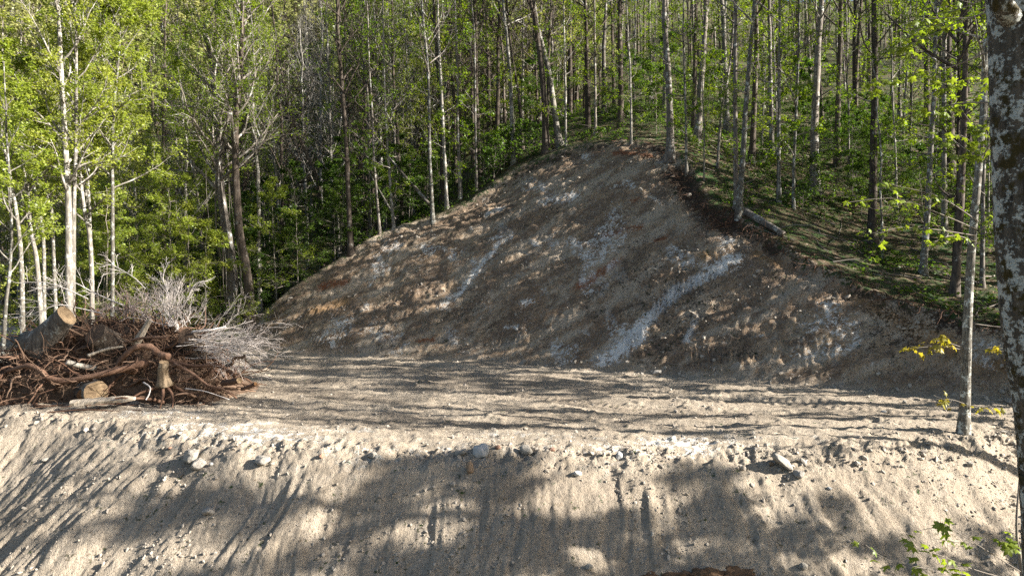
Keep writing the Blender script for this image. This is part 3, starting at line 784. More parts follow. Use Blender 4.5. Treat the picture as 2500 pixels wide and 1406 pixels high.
T([(2306, 588), (2304, 400), (2307, 150), (2308, 0)], 14, 'straight blue-grey trunk behind the leaning lichen-grey one', M_PALE, 'tall1')
T([(2328, 720), (2345, 480), (2353, 200), (2358, 0)], 19, 'dark trunk with white patches right beside the slim lichen tree', M_DARK, 'tall4', S=12)
T([(2398, 700), (2400, 500), (2404, 250), (2408, 0)], 11, 'grey trunk seen between the slim lichen tree and the mossy near trunk', M_BARK, 'tall2')
# left flank of the spur
T([(1254, 400), (1247, 220), (1238, 100), (1229, 0)], 11, 'pale-topped trunk among bright leaves at the left edge of the crest', M_PALE, 'tall3')
T([(1276, 330), (1268, 240), (1252, 150), (1240, 40)], 9, 'dark trunk just behind the pale-topped one on the crest', M_DARK, 'tall1', d=52)
T([(1164, 465), (1160, 300), (1157, 100), (1150, 0)], 7, 'slim grey trunk left of the bright leafy shrubs on the crest', M_BARK, 'slim0', H=18)
T([(1125, 485), (1119, 330), (1117, 200), (1110, 0)], 9, 'blue-grey trunk between the white stem and the crest shrubs', M_BARK, 'slim3', H=19)
T([(1092, 510), (1082, 330), (1072, 100), (1067, 0)], 9, 'tall clean white stem rising from the left edge of the cut', M_PALE, 'slim2', H=20)
T([(1057, 538), (1048, 370), (1045, 200), (1028, 0)], 10, 'white-flecked trunk at the left edge of the cut with a dead pole against it', M_BIRCH, 'tall0')
T([(1080, 500), (1078, 300), (1066, 120), (1060, 0)], 12, 'black trunk standing behind the tall clean white stem', M_DARK, 'tall4', d=49)
T([(963, 556), (952, 440), (944, 300), (938, 150)], 8, 'bright thin trunk at the left edge of the cut where the dead pole ends', M_PALE, 'slim1', H=17)
T([(928, 568), (916, 420), (910, 300), (902, 150)], 7, 'thin grey trunk standing at the bend of the cut edge', M_BARK, 'slim0', H=16)
T([(858, 612), (850, 470), (843, 330), (826, 100), (823, 0)], 14, 'dark brown trunk at the lower left edge of the cut', M_DARK, 'tall1')
T([(828, 624), (822, 480), (813, 300), (812, 150)], 8, 'thin white stem beside the dark brown trunk low on the cut edge', M_PALE, 'slim2', H=15)
T([(790, 560), (779, 463), (750, 380), (724, 320), (700, 240)], 11, 'dark trunk leaning over to the side in the shaded wood', M_DARK, 'tall4', d=49, H=19)
T([(985, 545), (975, 400), (962, 200), (958, 0)], 10, 'dark trunk deep in shade behind the bright thin trunk', M_DARK, 'tall2', d=52)
T([(905, 560), (898, 400), (890, 200), (884, 0)], 9, 'dark trunk deep in shade behind the bend of the cut edge', M_DARK, 'tall1', d=54)
# big vine-hung pair and the sunlit trees on the left
HERO = {}
HERO['a'] = T([(612, 785), (606, 690), (584, 560), (578, 440), (576, 300), (585, 200), (590, 90)], 24, 'large dark trunk of the vine-hung pair beside the foot of the cut', M_DARK, None, d=41, H=20, S=12)
HERO['b'] = T([(572, 770), (566, 640), (548, 520), (532, 400), (536, 320), (520, 180), (500, 60)], 26, 'large grey trunk wrapped in hanging vines left of its dark partner', M_BARK, None, d=41.6, H=19, S=12)
HERO['c'] = T([(168, 760), (167, 600), (164, 480), (158, 370), (150, 230), (141, 40), (138, 0)], 18, 'gleaming white trunk rising directly behind the root heap', M_PALE, None, d=31, H=17, S=12)
HERO['d'] = T([(176, 750), (180, 560), (183, 440), (186, 300), (184, 150), (182, 0)], 12, 'white second stem close against the gleaming white trunk', M_PALE, None, d=31.3, H=18)
HERO['e'] = T([(110, 770), (92, 660), (75, 560), (68, 470), (48, 360), (40, 260)], 12, 'curved white trunk left of the gleaming double stem', M_PALE, None, d=32, H=13)
HERO['f'] = T([(226, 720), (222, 620), (205, 500), (193, 400), (180, 300)], 12, 'pale forked trunk just right of the gleaming double stem', M_PALE, None, d=34, H=14)
HERO['g'] = T([(232, 640), (220, 540), (216, 420), (222, 300), (230, 180)], 8, 'thin white upright stem of the pale forked tree', M_BIRCH, None, d=34.2, H=14)
HERO['h'] = T([(275, 690), (275, 500), (276, 380), (281, 240), (292, 120)], 10, 'slim straight trunk with yellow moss and one long bough to the side', M_BIRCH, None, d=33, H=16)
HERO['i'] = T([(56, 800), (52, 680), (42, 540), (22, 420), (0, 330)], 12, 'mossy thin trunk leaning out at the far edge of the root heap', M_BIRCH, None, d=30, H=12)
HERO['j'] = T([(110, 740), (106, 600), (92, 500), (80, 400), (84, 300)], 10, 'thin bent stem between the curved white trunk and the double stem', M_BIRCH, None, d=33, H=12)
HERO['k'] = T([(5, 860), (12, 760), (24, 650), (28, 560), (20, 420)], 10, 'pale trunk at the very edge of the view beside the root heap', M_BIRCH, None, d=27, H=12)
HERO['l'] = T([(140, 700), (128, 560), (118, 470), (108, 380)], 9, 'yellow-mossed slim stem behind the gleaming double stem', M_BIRCH, None, d=35, H=13)
HSPEC = dict(a=(30, 0.40, 5.0, 8, 5, 6, .10), b=(28, 0.40, 5.6, 8, 5, 6, .10), c=(22, 0.26, 4.0, 8, 4, 14, .105), d=(22, 0.26, 4.0, 8, 4, 14, .105), e=(18, 0.25, 3.4, 7, 4, 14, .105), f=(20, 0.25, 3.2, 7, 4, 14, .105),
             g=(12, 0.35, 2.4, 7, 4, 14, .105), h=(24, 0.2, 3.2, 8, 4, 14, .105), i=(12, 0.3, 2.4, 7, 4, 14, .105), j=(12, 0.35, 2.4, 7, 4, 14, .105), k=(12, 0.3, 2.6, 7, 4, 14, .105), l=(12, 0.35, 2.4, 7, 4, 14, .105))
for k, (root, path, R) in HERO.items():
    nl, t0, L, n2, n3, nf, ls = HSPEC[k]
    org = np.array(root.location)
    r = np.random.default_rng(500 + ord(k))
    lb, lv = branch_sets(path - org, R, path[-1, 2] - org[2], nl, t0, lambda t: L * (1.2 - 0.8 * t), lambda t: 0.55 + 0.5 * t, n2, n3, nf, ls, r, 0, 0.4)
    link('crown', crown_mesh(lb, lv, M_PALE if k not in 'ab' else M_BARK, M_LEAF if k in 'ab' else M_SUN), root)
# vines hanging on the pair
r = np.random.default_rng(77)
root, path, R = HERO['b']
org = np.array(root.location)
vb = Bag()
for k in range(26):
    i = r.integers(12, 24)
    a = path[i] + r.normal(0, 0.25, 3)
    e = path[0] + np.array([r.normal(0, 0.45), r.normal(-0.2, 0.3), r.uniform(0.2, 2.5)])
    pts = smooth_path([a, a * 0.6 + e * 0.4 + r.normal(0, 0.18, 3), a * 0.25 + e * 0.75 + r.normal(0, 0.15, 3), e], 14) - org
    vb.add(*tubes(pts[None], np.full((1, 14), r.uniform(0.012, 0.035)), 5))
tag(link('vine', vb.mesh('vine', [M_BARK]), root), kind='stuff')
# dead pole leaning in the shade
def pole(name, a, b, r0, r1, m, label, cat, n=10, jit=0.03, S=8):
    path = smooth_path([a, a * 0.5 + b * 0.5 + rng.normal(0, jit, 3) * np.linalg.norm(b - a) * 0.3, b], n)
    V, q = tubes(path[None], np.linspace(r0, r1, n)[None], S)
    org = path[0]
    caps = [np.arange(S)[::-1][None], (np.arange(S) + (n - 1) * S)[None]]
    o = link(name, new_mesh(name, V - org, [q] + caps, [m]))
    o.location = org
    return tag(o, label, cat)
pole('leaning_dead_pole', P(1050, 500, 46), P(950, 385, 47.5), 0.13, 0.07, M_BARK, 'dead bare pole leaning across the shaded wood at the cut edge', 'dead tree')
pole('leaning_dead_pole', P(966, 535, 45), P(900, 420, 46.5), 0.06, 0.03, M_PALE, 'thin dead stick leaning against the bright thin trunk', 'dead tree')
a = hit(1808, 520, 20); b = hit(1912, 578, 20)
pole('fallen_log', a + np.array([0, 0, .16]), b + np.array([0, 0, 0.12]), 0.20, 0.13, M_BARK, 'fallen grey log lying downhill from the twin trunk', 'log', S=12)

# ------------------------------------------------------------------ the rest of the wood
def free(x, y, dmin):
    return all((x - a) ** 2 + (y - b) ** 2 > dmin * dmin for a, b in PLACED)

def scatter(n, xr, yr, dmin, test=None, tries=60):
    out = []
    for _ in range(n * tries):
        if len(out) >= n: break
        x = random.uniform(*xr); y = random.uniform(*yr)
        if test and not test(x, y): continue
        if not free(x, y, dmin): continue
        PLACED.append((x, y)); out.append((x, y))
    return out

def zs(pts):
    a = np.array(pts)
    return full_height(a[:, 0], a[:, 1])[0]

def in_view(x, y, m=0.78): return abs(x) < m * y
def gap_px(x, y): return y > 46 and abs(CX + F * x / y - 755) < 62
def off_cut(x, y):
    if gap_px(x, y): return False
    h, D, s, yf, N, C = base_height(np.array([x]), np.array([y]))
    return C[0] > N[0] + 1.0

def plant_all(pts, keys, name, label, cat, group, sc=(0.85, 1.2), sink=0.05):
    if not pts: return
    for (x, y), z in zip(pts, zs(pts)):
        plant(random.choice(keys), name, (x, y, z - sink), label, cat, group, random.uniform(*sc))

TALL = ['tall0', 'tall1', 'tall2', 'tall3', 'tall4', 'tall1', 'tall4', 'slim0', 'slim1', 'slim3']
# wooded slope right of and behind the cut
plant_all(scatter(30, (26, 64), (17, 60), 3.0, lambda x, y: not in_view(x, y, 0.76) and x < 1.4 * y + 8), ['tall0', 'tall1', 'tall2', 'tall3', 'tall4', 'dense0', 'dense1'], 'forest_tree',  # trees beyond the view, added to shade the cut and forest floor
          'tall tree of the wooded slope beside the cut', 'tree', 'trees beside the cut beyond the view')
plant_all(scatter(66, (5, 60), (40, 88), 2.6, lambda x, y: off_cut(x, y) and in_view(x, y)), TALL, 'forest_tree',
          'one of the many trunks crowding the wooded slope above the cut', 'tree', 'trees crowding the slope above the cut', (0.65, 1.4))
plant_all(scatter(9, (11, 40), (27, 42), 2.4, lambda x, y: off_cut(x, y) and in_view(x, y) and y > 40 - 0.7 * (x - 8)), ['slim0', 'slim1', 'slim2', 'slim3'], 'young_tree',
          'one of the thin poles standing among the big trunks above the cut', 'tree', 'thin poles above the cut', (0.7, 1.05))
# shaded hollow behind the left flank of the spur
plant_all(scatter(60, (-26, 6), (47, 78), 2.5, lambda x, y: off_cut(x, y) and in_view(x, y)), ['tall0', 'tall1', 'tall4', 'tall2', 'slim3', 'bare1', 'broad1', 'bare0', 'bare0'], 'forest_tree',
          'one of the dim trunks in the shaded hollow behind the bare slope', 'tree', 'trees in the shaded hollow')
# sunlit flat wood on the left
plant_all(scatter(44, (-50, -14), (37, 66), 2.4, lambda x, y: in_view(x, y, 0.85) and y > 38 - (x + 14) * 0.1 and off_cut(x, y)), ['broad0', 'broad1', 'broad2', 'slim0', 'slim2', 'tall3', 'broad2'], 'leafy_tree',
          'one of the leafy sunlit trees on the flat ground behind the root heap', 'tree', 'sunlit trees behind the root heap', (0.75, 1.1))
for bx, by in ((-25, 92), (-28, 97), (-23.5, 84), (-30, 104), (-27, 88), (-31.5, 110), (-24.8, 100)):
    plant('bare1', 'bare_tree', (bx, by, float(ground_z(bx, by)[0])), 'leafless grey-white tree standing high behind the vine-hung pair', 'tree', 'leafless trees behind the vine-hung pair', 0.9)
plant_all(scatter(14, (-29, -14.5), (37, 46), 1.3, lambda x, y: in_view(x, y, 0.8) and y > 37.5 + max(0, (x + 18)) * 0.8), ['layered0', 'layered1', 'layered2'], 'layered_tree',
          'one of the young trees with flat sunny leaf layers behind the root heap', 'tree', 'young layered trees behind the root heap', (0.75, 1.1))
plant('bare1', 'bare_tree', (-17.5, 66, float(ground_z(-17.5, 66)[0])), 'leafless grey-white tree standing high behind the vine-hung pair', 'tree', 'leafless trees behind the vine-hung pair', 1.25)
plant('bare1', 'bare_tree', (-20.5, 72, float(ground_z(-20.5, 72)[0])), 'leafless grey-white tree standing high behind the vine-hung pair', 'tree', 'leafless trees behind the vine-hung pair', 1.25)
# understory
plant_all(scatter(32, (-32, -9), (37.5, 52), 1.2, lambda x, y: off_cut(x, y) and in_view(x, y) and y > 40 - 0.5 * (x + 14) * 0), ['sapling0', 'sapling1', 'sapling3'], 'sapling_tree',
          'one of the layered leafy saplings at the shaded wood edge', 'sapling', 'layered saplings at the wood edge', (0.8, 1.25))
plant_all(scatter(15, (-9, 3), (46, 62), 1.5, lambda x, y: off_cut(x, y)), ['sapling0', 'sapling1', 'sapling3', 'sapling2'], 'sapling_tree',
          'one of the leafy saplings behind the left edge of the cut', 'sapling', 'saplings behind the left edge of the cut', (0.7, 1.1))
plant_all(scatter(26, (8, 34), (27, 62), 1.4, lambda x, y: off_cut(x, y) and in_view(x, y) and y > 38 - 0.75 * (x - 8)), ['sapling0', 'sapling2', 'sapling1', 'slim2'], 'thin_sapling_tree',
          'one of the thin leafy saplings among the trunks above the cut', 'sapling', 'saplings among the trunks above the cut', (0.6, 1.2))
for (px, py, s_) in ((1180, 455, 1.3), (1205, 440, 1.5), (1230, 420, 1.5), (1270, 395, 1.4), (1290, 385, 1.2), (1320, 365, 1.0), (1225, 400, 1.3)):
    h = hit(px, py, 30)
    plant('shrub%d' % random.randint(0, 1), 'leafy_shrub', (h[0], h[1] + 0.3, h[2]), 'bright green shrub on the left edge of the hill crest', 'shrub', 'bright shrubs on the crest', s_)
for (px, py, s_) in ((1985, 470, 1.0), (1960, 520, 0.8), (2010, 510, 0.9), (1775, 500, 0.5), (1585, 320, 0.6), (1610, 325, 0.6), (1730, 350, 0.5), (2090, 455, 0.9), (1870, 460, 0.7), (1820, 420, 0.6), (1660, 330, 0.8), (2200, 560, 0.6), (2350, 640, 0.7)):
    h = hit(px, py, 20)
    plant('shrub%d' % random.randint(0, 1), 'leafy_shrub', (h[0], h[1], h[2]), 'low bright green shrub on the shaded forest floor', 'shrub', 'low shrubs on the forest floor', s_)
# unseen bank trees beside the camera, placed so shade falls across the level ground
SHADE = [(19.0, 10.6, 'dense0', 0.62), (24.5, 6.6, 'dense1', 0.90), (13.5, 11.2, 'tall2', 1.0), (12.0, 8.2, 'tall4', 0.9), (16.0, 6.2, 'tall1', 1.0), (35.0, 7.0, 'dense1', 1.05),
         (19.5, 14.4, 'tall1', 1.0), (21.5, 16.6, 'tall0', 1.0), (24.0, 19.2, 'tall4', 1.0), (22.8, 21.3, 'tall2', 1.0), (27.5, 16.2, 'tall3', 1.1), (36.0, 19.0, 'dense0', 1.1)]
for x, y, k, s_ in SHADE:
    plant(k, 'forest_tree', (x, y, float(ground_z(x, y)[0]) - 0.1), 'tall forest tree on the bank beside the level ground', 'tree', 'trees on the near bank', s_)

# ------------------------------------------------------------------ far wood on the hillsides (one mass)
FAR = bpy.data.collections.new('far_tree_kinds')
FAR_SHADE = bpy.data.collections.new('slope_tree_kinds')
for k in range(10):
    r = np.random.default_rng(300 + k)
    H = 17.0 if k < 6 else 22.0
    n = 10
    axis = np.stack([np.cumsum(r.normal(0, 0.1, n)), np.cumsum(r.normal(0, 0.1, n)), np.linspace(-0.5, H, n)], -1)
    b = Bag()
    R = np.linspace(0.17, 0.04, n)
    b.add(*tubes(axis[None], R[None], 5), 0.2)
    lb, lv = branch_sets(axis, R, H, 18, 0.25 if k < 6 else 0.45, lambda t: 4.3 * (1.15 - t) + 0.6, lambda t: 0.5 + 0.5 * t, 6, 0 if k < 5 else 4, 0 if k == 5 else 9 if k < 5 else 2, 0.28 if k < 6 else 0.19, r, 0, 0.5)
    nV = np.concatenate([np.concatenate(b.V), np.concatenate(lb.V)] + ([np.concatenate(lv.V)] if lv.n else []))
    off = b.n
    wood = [f for f in b.F] + [f + off for f in lb.F]
    leaf = [f + off + lb.n for f in lv.F]
    tint = np.concatenate([np.zeros(b.n + lb.n)] + ([np.concatenate(lv.A)] if lv.n else []))
    mi = np.concatenate([np.zeros(sum(len(f) for f in wood))] + ([np.ones(sum(len(f) for f in leaf))] if lv.n else []))
    me = new_mesh('far_tree', nV, wood + leaf, [(M_DARK, M_BARK)[k % 2] if k != 5 else M_PALE, M_FAR if k < 6 else M_LEAF], False, {'tint': tint}, mi)  # slope kinds get the darker leaf, shade put into its colour
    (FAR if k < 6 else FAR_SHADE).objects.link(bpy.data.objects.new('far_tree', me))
fp = []
r = np.random.default_rng(9)
def far_pts(n, xr, yr, cond):
    x = r.uniform(*xr, n * 3); y = r.uniform(*yr, n * 3)
    k = cond(x, y)
    return np.stack([x[k], y[k]], -1)[:n]
fa = far_pts(520, (-95, 10), (74, 130), lambda x, y: (np.abs(x) < 0.95 * y) & ((np.abs(CX + F * x / y - 755) > 60) | (y > 112)))
fb = far_pts(950, (-190, 20), (130, 260), lambda x, y: np.abs(x) < 0.95 * y)
fc_ = far_pts(280, (-5, 130), (86, 175), lambda x, y: np.abs(x) < 0.95 * y)
fp = np.concatenate([fa, fb])
def far_wood(name, fp, coll, label):
    fz = full_height(fp[:, 0], fp[:, 1])[0]
    pm = bpy.data.meshes.new(name)
    pm.from_pydata(np.column_stack([fp, fz]).tolist(), [], [])
    fo = link(name, pm)
    tag(fo, label, None, None, 'stuff')
    ng = bpy.data.node_groups.new(name, 'GeometryNodeTree')
    ng.interface.new_socket('Geometry', in_out='INPUT', socket_type='NodeSocketGeometry')
    ng.interface.new_socket('Geometry', in_out='OUTPUT', socket_type='NodeSocketGeometry')
    gi_, go_ = ng.nodes.new('NodeGroupInput'), ng.nodes.new('NodeGroupOutput')
    ip = ng.nodes.new('GeometryNodeInstanceOnPoints')
    ci = ng.nodes.new('GeometryNodeCollectionInfo')
    ci.inputs['Collection'].default_value = coll
    ci.inputs['Separate Children'].default_value = True
    ci.inputs['Reset Children'].default_value = True
    ip.inputs['Pick Instance'].default_value = True
    rv = ng.nodes.new('FunctionNodeRandomValue'); rv.data_type = 'FLOAT_VECTOR'
    rv.inputs[0].default_value = (0, 0, 0); rv.inputs[1].default_value = (0.06, 0.06, 6.28)
    rs = ng.nodes.new('FunctionNodeRandomValue'); rs.data_type = 'FLOAT'
    rs.inputs[2].default_value = 0.6; rs.inputs[3].default_value = 1.45
    L_ = ng.links.new
    L_(gi_.outputs[0], ip.inputs['Points']); L_(ci.outputs[0], ip.inputs['Instance'])
    L_(rv.outputs[0], ip.inputs['Rotation']); L_(rs.outputs[1], ip.inputs['Scale'])
    L_(ip.outputs[0], go_.inputs[0])
    md = fo.modifiers.new(name, 'NODES'); md.node_group = ng
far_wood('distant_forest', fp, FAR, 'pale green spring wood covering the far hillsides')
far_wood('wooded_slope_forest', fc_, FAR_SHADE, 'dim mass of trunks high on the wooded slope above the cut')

# ------------------------------------------------------------------ big mossy trunk near the camera, with leafy sprays
def leaf_mesh(name, m, seed):
    """one lobed maple leaf, 1 m long along +X, gently cupped and drooping"""
    r = np.random.default_rng(seed)
    ang = np.array([0, 14, 24, 38, 52, 66, 80, 100, 118, 136, 160]) * np.pi / 180
    rad = np.array([1.0, 0.70, 0.50, 0.66, 0.86, 0.60, 0.44, 0.56, 0.64, 0.42, 0.22])
    a = np.concatenate([ang, -ang[1:][::-1]]); q = np.concatenate([rad, rad[1:][::-1]]) * r.uniform(0.9, 1.1, 21)
    x = 0.32 + 0.68 * q * np.cos(a); y = 0.72 * q * np.sin(a)
    z = -0.30 * x ** 2 - 0.35 * np.abs(y) + 0.05 * r.normal(0, 1, len(x))
    V = np.concatenate([[[0.32, 0, 0.03]], np.stack([x, y, z], -1)])
    n = len(x)
    T = np.stack([np.zeros(n, int), np.arange(1, n + 1), np.roll(np.arange(1, n + 1), -1)], -1)
    return new_mesh(name, V, [T], [m], True, {'tint': np.full(n + 1, r.uniform(0.2, 0.8))})

LIME = [leaf_mesh('leaf', M_LIME, 40 + k) for k in range(4)]
OLIV = [leaf_mesh('leaf', M_OLIVE, 50 + k) for k in range(4)]

def spray(root, paths, n_leaf, size, meshes, r0=0.012, twig_m=None, sub=5, spread=0.22, sag=0.35):
    """twigs (each a part) from pixel paths (px,py,depth) and single leaves along them"""
    org = np.array(root.location)
    per = max(1, n_leaf // len(paths))
    for pth in paths:
        pts = smooth_path([P(*p) for p in pth], 12)
        L = np.linalg.norm(np.diff(pts, axis=0), axis=1).sum()
        bag = Bag()
        bag.add(*tubes((pts - org)[None], np.linspace(r0, r0 * 0.3, 12)[None], 5))
        Q, Rq, LQ = children(pts[None], np.full((1, 12), r0 * 0.7), np.array([L]), sub, 0.25, 0.32, 0.8, 0.3, rng, 6)
        bag.add(*tubes(Q - org, Rq * 0.8, 4))
        link('twig', bag.mesh('twig', [M_TWIG]), root)
        allp = [pts[5:]] * 2 + [q for q in Q]
        for k in range(per):
            q = allp[k % len(allp)]
            c = q[rng.integers(1, len(q))] + rng.normal(0, spread * size * 2, 3) * np.array([1, 1, 0.5])
            o = link('leaf', meshes[rng.integers(0, len(meshes))], root)
            s_ = size * rng.uniform(0.6, 1.25)
            o.scale = (s_, s_, s_)
            o.location = c - org
            o.rotation_euler = (rng.normal(0, 0.45), rng.normal(sag, 0.35), rng.uniform(0, 6.28))

hp = [P(2590, 1406, 6.2), P(2574, 1120, 6.2), P(2524, 760, 6.2), P(2494, 400, 6.2), P(2472, 0, 6.2)]
gz = float(ground_z(hp[0][0] + 0.3, 6.2)[0])
hp = [np.array([hp[0][0] + 0.25, 6.2, gz - 0.4])] + hp + [np.array([hp[4][0] - 0.15, 6.4, 12.5]), np.array([hp[4][0] - 0.1, 6.6, 18.5])]
path = smooth_path(hp, 420)
org = np.array([path[0][0], path[0][1], gz])
Rr = np.interp(np.linspace(0, 1, 420), [0, 0.06, 0.5, 1], [0.44, 0.285, 0.232, 0.12])
Sn = 56
V, q = tubes(path[None], Rr[None], Sn)
V = V.reshape(420, Sn, 3)
aa = np.linspace(0, 2 * np.pi, Sn, endpoint=False)[None, :]; zz = np.arange(420)[:, None] * 0.055
fur = fbm(np.cos(aa) * 4.0 + zz * 0.5, np.sin(aa) * 4.0 + zz * 0.9, 201, 4) + 0.5 * fbm(np.cos(aa) * 11 + zz * 1.2, np.sin(aa) * 11 + zz * 2.0, 203, 3)
V = path[:, None, :] + (V - path[:, None, :]) * (1 + 0.085 * fur[:, :, None])
root = empty('maple_tree', org)
link('trunk', new_mesh('trunk', V.reshape(-1, 3) - org, [q], [M_HERO]), root)
stub = smooth_path([P(2478, 60, 6.2), P(2455, 25, 6.0), P(2432, -40, 5.95), P(2400, -180, 6.0)], 14)
link('bough', (lambda b: (b.add(*tubes((stub - org)[None], np.linspace(0.10, 0.05, 14)[None], 12)), b.mesh('bough', [M_HERO]))[1])(Bag()), root)
r = np.random.default_rng(89)
lb, lv = branch_sets(path[::8] - org, Rr[::8], 22, 14, 0.72, lambda t: 4.5 * (1.3 - t), lambda t: 0.6, 6, 4, 3, 0.11, r)
link('crown', crown_mesh(lb, lv, M_BARK, M_LEAF), root)
tag(root, 'thick near trunk with white lichen and brown moss at the edge of the view', 'tree')
PROTOLEAF = LIME
spray(root, [[(2440, 20, 7.2), (2330, 60, 8.2), (2180, 130, 9.0)], [(2430, 120, 7.4), (2300, 170, 8.4), (2120, 205, 9.2)], [(2440, 250, 7.4), (2330, 255, 8.3), (2215, 290, 9.0)],
             [(2440, -20, 7.2), (2350, 20, 8.4), (2260, 45, 9.0)], [(2430, 330, 7.6), (2390, 380, 8.0), (2310, 330, 8.4)], [(2430, 160, 7.6), (2380, 200, 8.2), (2280, 220, 8.8)]], 285, 0.09, LIME, 0.010)

# slim lichen-covered tree at the edge of the level ground
root, path, R = placed_tree([(2352, 1058), (2356, 950), (2362, 780), (2372, 600), (2388, 400), (2404, 220), (2412, 60), (2414, 0)], 25, 'slim lichen-covered tree rooted at the edge of the level dirt', M_BIRCH, None, d=17.3, H=14, name='lichen_tree', group=None, S=16)
r = np.random.default_rng(88)
lb, lv = branch_sets(path - np.array(root.location), R, 14, 12, 0.58, lambda t: 2.6 * (1.2 - 0.8 * t), lambda t: 0.5 + 0.4 * t, 6, 3, 4, 0.11, r)
link('crown', crown_mesh(lb, lv, M_BIRCH, M_LEAF), root)
D_ = 17.0
spray(root, [[(2355, 855, 17.3), (2300, 845, 17.0), (2222, 850, 16.8)], [(2355, 850, 17.3), (2310, 835, 17), (2270, 830, 16.7)]], 40, 0.17, OLIV, 0.011)
spray(root, [[(2360, 858, 17.3), (2410, 850, 17.0), (2460, 850, 16.9)]], 12, 0.16, OLIV, 0.010)
spray(root, [[(2355, 985, 17.2), (2320, 975, 16.9), (2288, 985, 16.8)], [(2358, 990, 17.2), (2390, 992, 17), (2425, 1000, 16.9)]], 20, 0.15, OLIV, 0.008)
spray(root, [[(2385, 560, 17.2), (2290, 520, 16.6), (2190, 485, 16.2), (2060, 495, 16)], [(2380, 575, 17.2), (2280, 560, 16.6), (2200, 555, 16.3), (2140, 572, 16.2)], [(2388, 540, 17.2), (2290, 480, 16.6), (2150, 445, 16.2)],
             [(2385, 570, 17.2), (2430, 530, 17), (2470, 470, 17)], [(2382, 590, 17.2), (2330, 575, 16.8), (2280, 590, 16.6)]], 170, 0.15, LIME, 0.014)
spray(root, [[(2400, 380, 17.2), (2340, 330, 16.6), (2260, 380, 16.2)], [(2400, 360, 17.2), (2420, 300, 17), (2390, 330, 17)]], 34, 0.17, LIME, 0.012)

# leafy sapling reaching into the lower corner
gx_ = P(2520, 1406, 7.0)[0]
gz = float(ground_z(gx_, 7.0)[0])
base = np.array([gx_, 7.0, gz])
root = empty('maple_sapling', base)
stem = smooth_path([base - np.array([0, 0, .2]), np.array([gx_ + 0.1, 7.0, gz + 2.2]), P(2500, 1480, 7.0), P(2482, 1300, 7.0), P(2490, 1150, 7.1)], 24)
link('trunk', (lambda b: (b.add(*tubes((stem - base)[None], np.linspace(0.03, 0.006, 24)[None], 7)), b.mesh('trunk', [M_TWIG]))[1])(Bag()), root)
tag(root, 'maple sapling with bright lobed leaves in the lower corner', 'sapling')
spray(root, [[(2500, 1400, 7.0), (2420, 1350, 6.9), (2340, 1300, 6.8), (2300, 1275, 6.8)], [(2490, 1420, 7.0), (2380, 1390, 6.9), (2280, 1350, 6.7), (2205, 1345, 6.6)], [(2470, 1440, 7.0), (2370, 1405, 6.8), (2250, 1385, 6.7), (2160, 1372, 6.6)],
             [(2490, 1350, 7.0), (2470, 1330, 6.9), (2440, 1320, 6.9)]], 60, 0.10, LIME, 0.006, sub=4, sag=0.15)

# ------------------------------------------------------------------ rocks
def rock_mesh(seed, sub=3, rough=0.22, ang=True):
    import bmesh
    r = np.random.default_rng(seed)
    bm = bmesh.new()
    bmesh.ops.create_icosphere(bm, subdivisions=sub, radius=1)
    v = np.array([x.co[:] for x in bm.verts])
    f = np.array([[x.index for x in t.verts] for t in bm.faces])
    bm.free()
    if ang:
        for _ in range(9):
            n = unit(r.normal(0, 1, 3)); dpl = r.uniform(0.55, 0.85)
            k = np.maximum(v @ n - dpl, 0)
            v = v - k[:, None] * n * 0.92
    for fr, am in ((1.5, rough), (3.5, rough * 0.4), (8, rough * 0.18)):
        w = r.normal(0, fr, (3, 3)); ph = r.uniform(0, 6, 3)
        v = v * (1 + am * np.sin(v @ w + ph).mean(1, keepdims=True))
    return v, f
ROCKS = []
for k in range(6):
    v, f = rock_mesh(600 + k)
    ROCKS.append(new_mesh('rock', v, [f], [M_ROCK], False))
def rock(px, py, wpx, label, asp=0.7, name='rock', m=None, d=None, tiltx=0.0, k=None, depth=0.8, sink=0.25, rz=None, cat='rock'):
    h = hit(px, py, 9.0) if d is None else P(px, py, d)
    s_ = wpx / 2 / F * h[1]
    o = link(name, ROCKS[random.randrange(6) if k is None else k])
    tone_ = [mm for kw, mm in (('red', M_ROCKR), ('orange', M_ROCKR), ('pinkish', M_ROCKR), ('brown', M_ROCKB), ('white', M_ROCKW), ('pale', M_ROCKP), ('light', M_ROCKP)) if kw in label.split(' below')[0].split(' beside')[0].split(' behind')[0].split(' touching')[0].split(' by')[0].split(' against')[0].split(' right of')[0].split(' under the')[0]]
    if tone_:
        o.material_slots[0].link = 'OBJECT'
        o.material_slots[0].material = tone_[0]
    o.location = (h[0], h[1], h[2] + s_ * asp * (1 - sink) * 0.6)
    o.scale = (s_, s_ * depth, s_ * asp)
    o.rotation_euler = (random.uniform(-.2, .2), tiltx, random.uniform(0, 6.28) if rz is None else rz)
    return tag(o, label, cat)
rock(470, 1125, 52, 'biggest pale boulder on the rim beyond the gullied bank', 0.8)
rock(487, 1140, 40, 'rounded stone leaning against the biggest pale boulder', 0.7)
rock(515, 1138, 14, 'small white stone just beside the biggest pale boulder', 0.8)
rock(645, 1130, 48, 'tan boulder half buried under the rim of the bank', 0.6, sink=0.4)
rock(1172, 1112, 58, 'large white-faced boulder on the rim at mid bank', 0.7)
rock(1130, 1112, 26, 'rounded tan stone touching the large white-faced boulder', 0.85)
rock(1146, 1155, 22, 'tall narrow brown stone below the large white-faced boulder', 1.9)
rock(1285, 1106, 34, 'angular pale stone on the rim with a dark gap behind', 0.7)
rock(1215, 1096, 20, 'reddish stone standing behind the white-faced boulder', 0.7)
rock(1348, 1102, 18, 'small reddish-brown stone along the rim', 0.7)
rock(1512, 1122, 24, 'white wedge stone at the end of the rim ledge', 1.0)
rock(1410, 1160, 24, 'bluish white stone stuck in the shaded bank face', 0.8, sink=0.5)
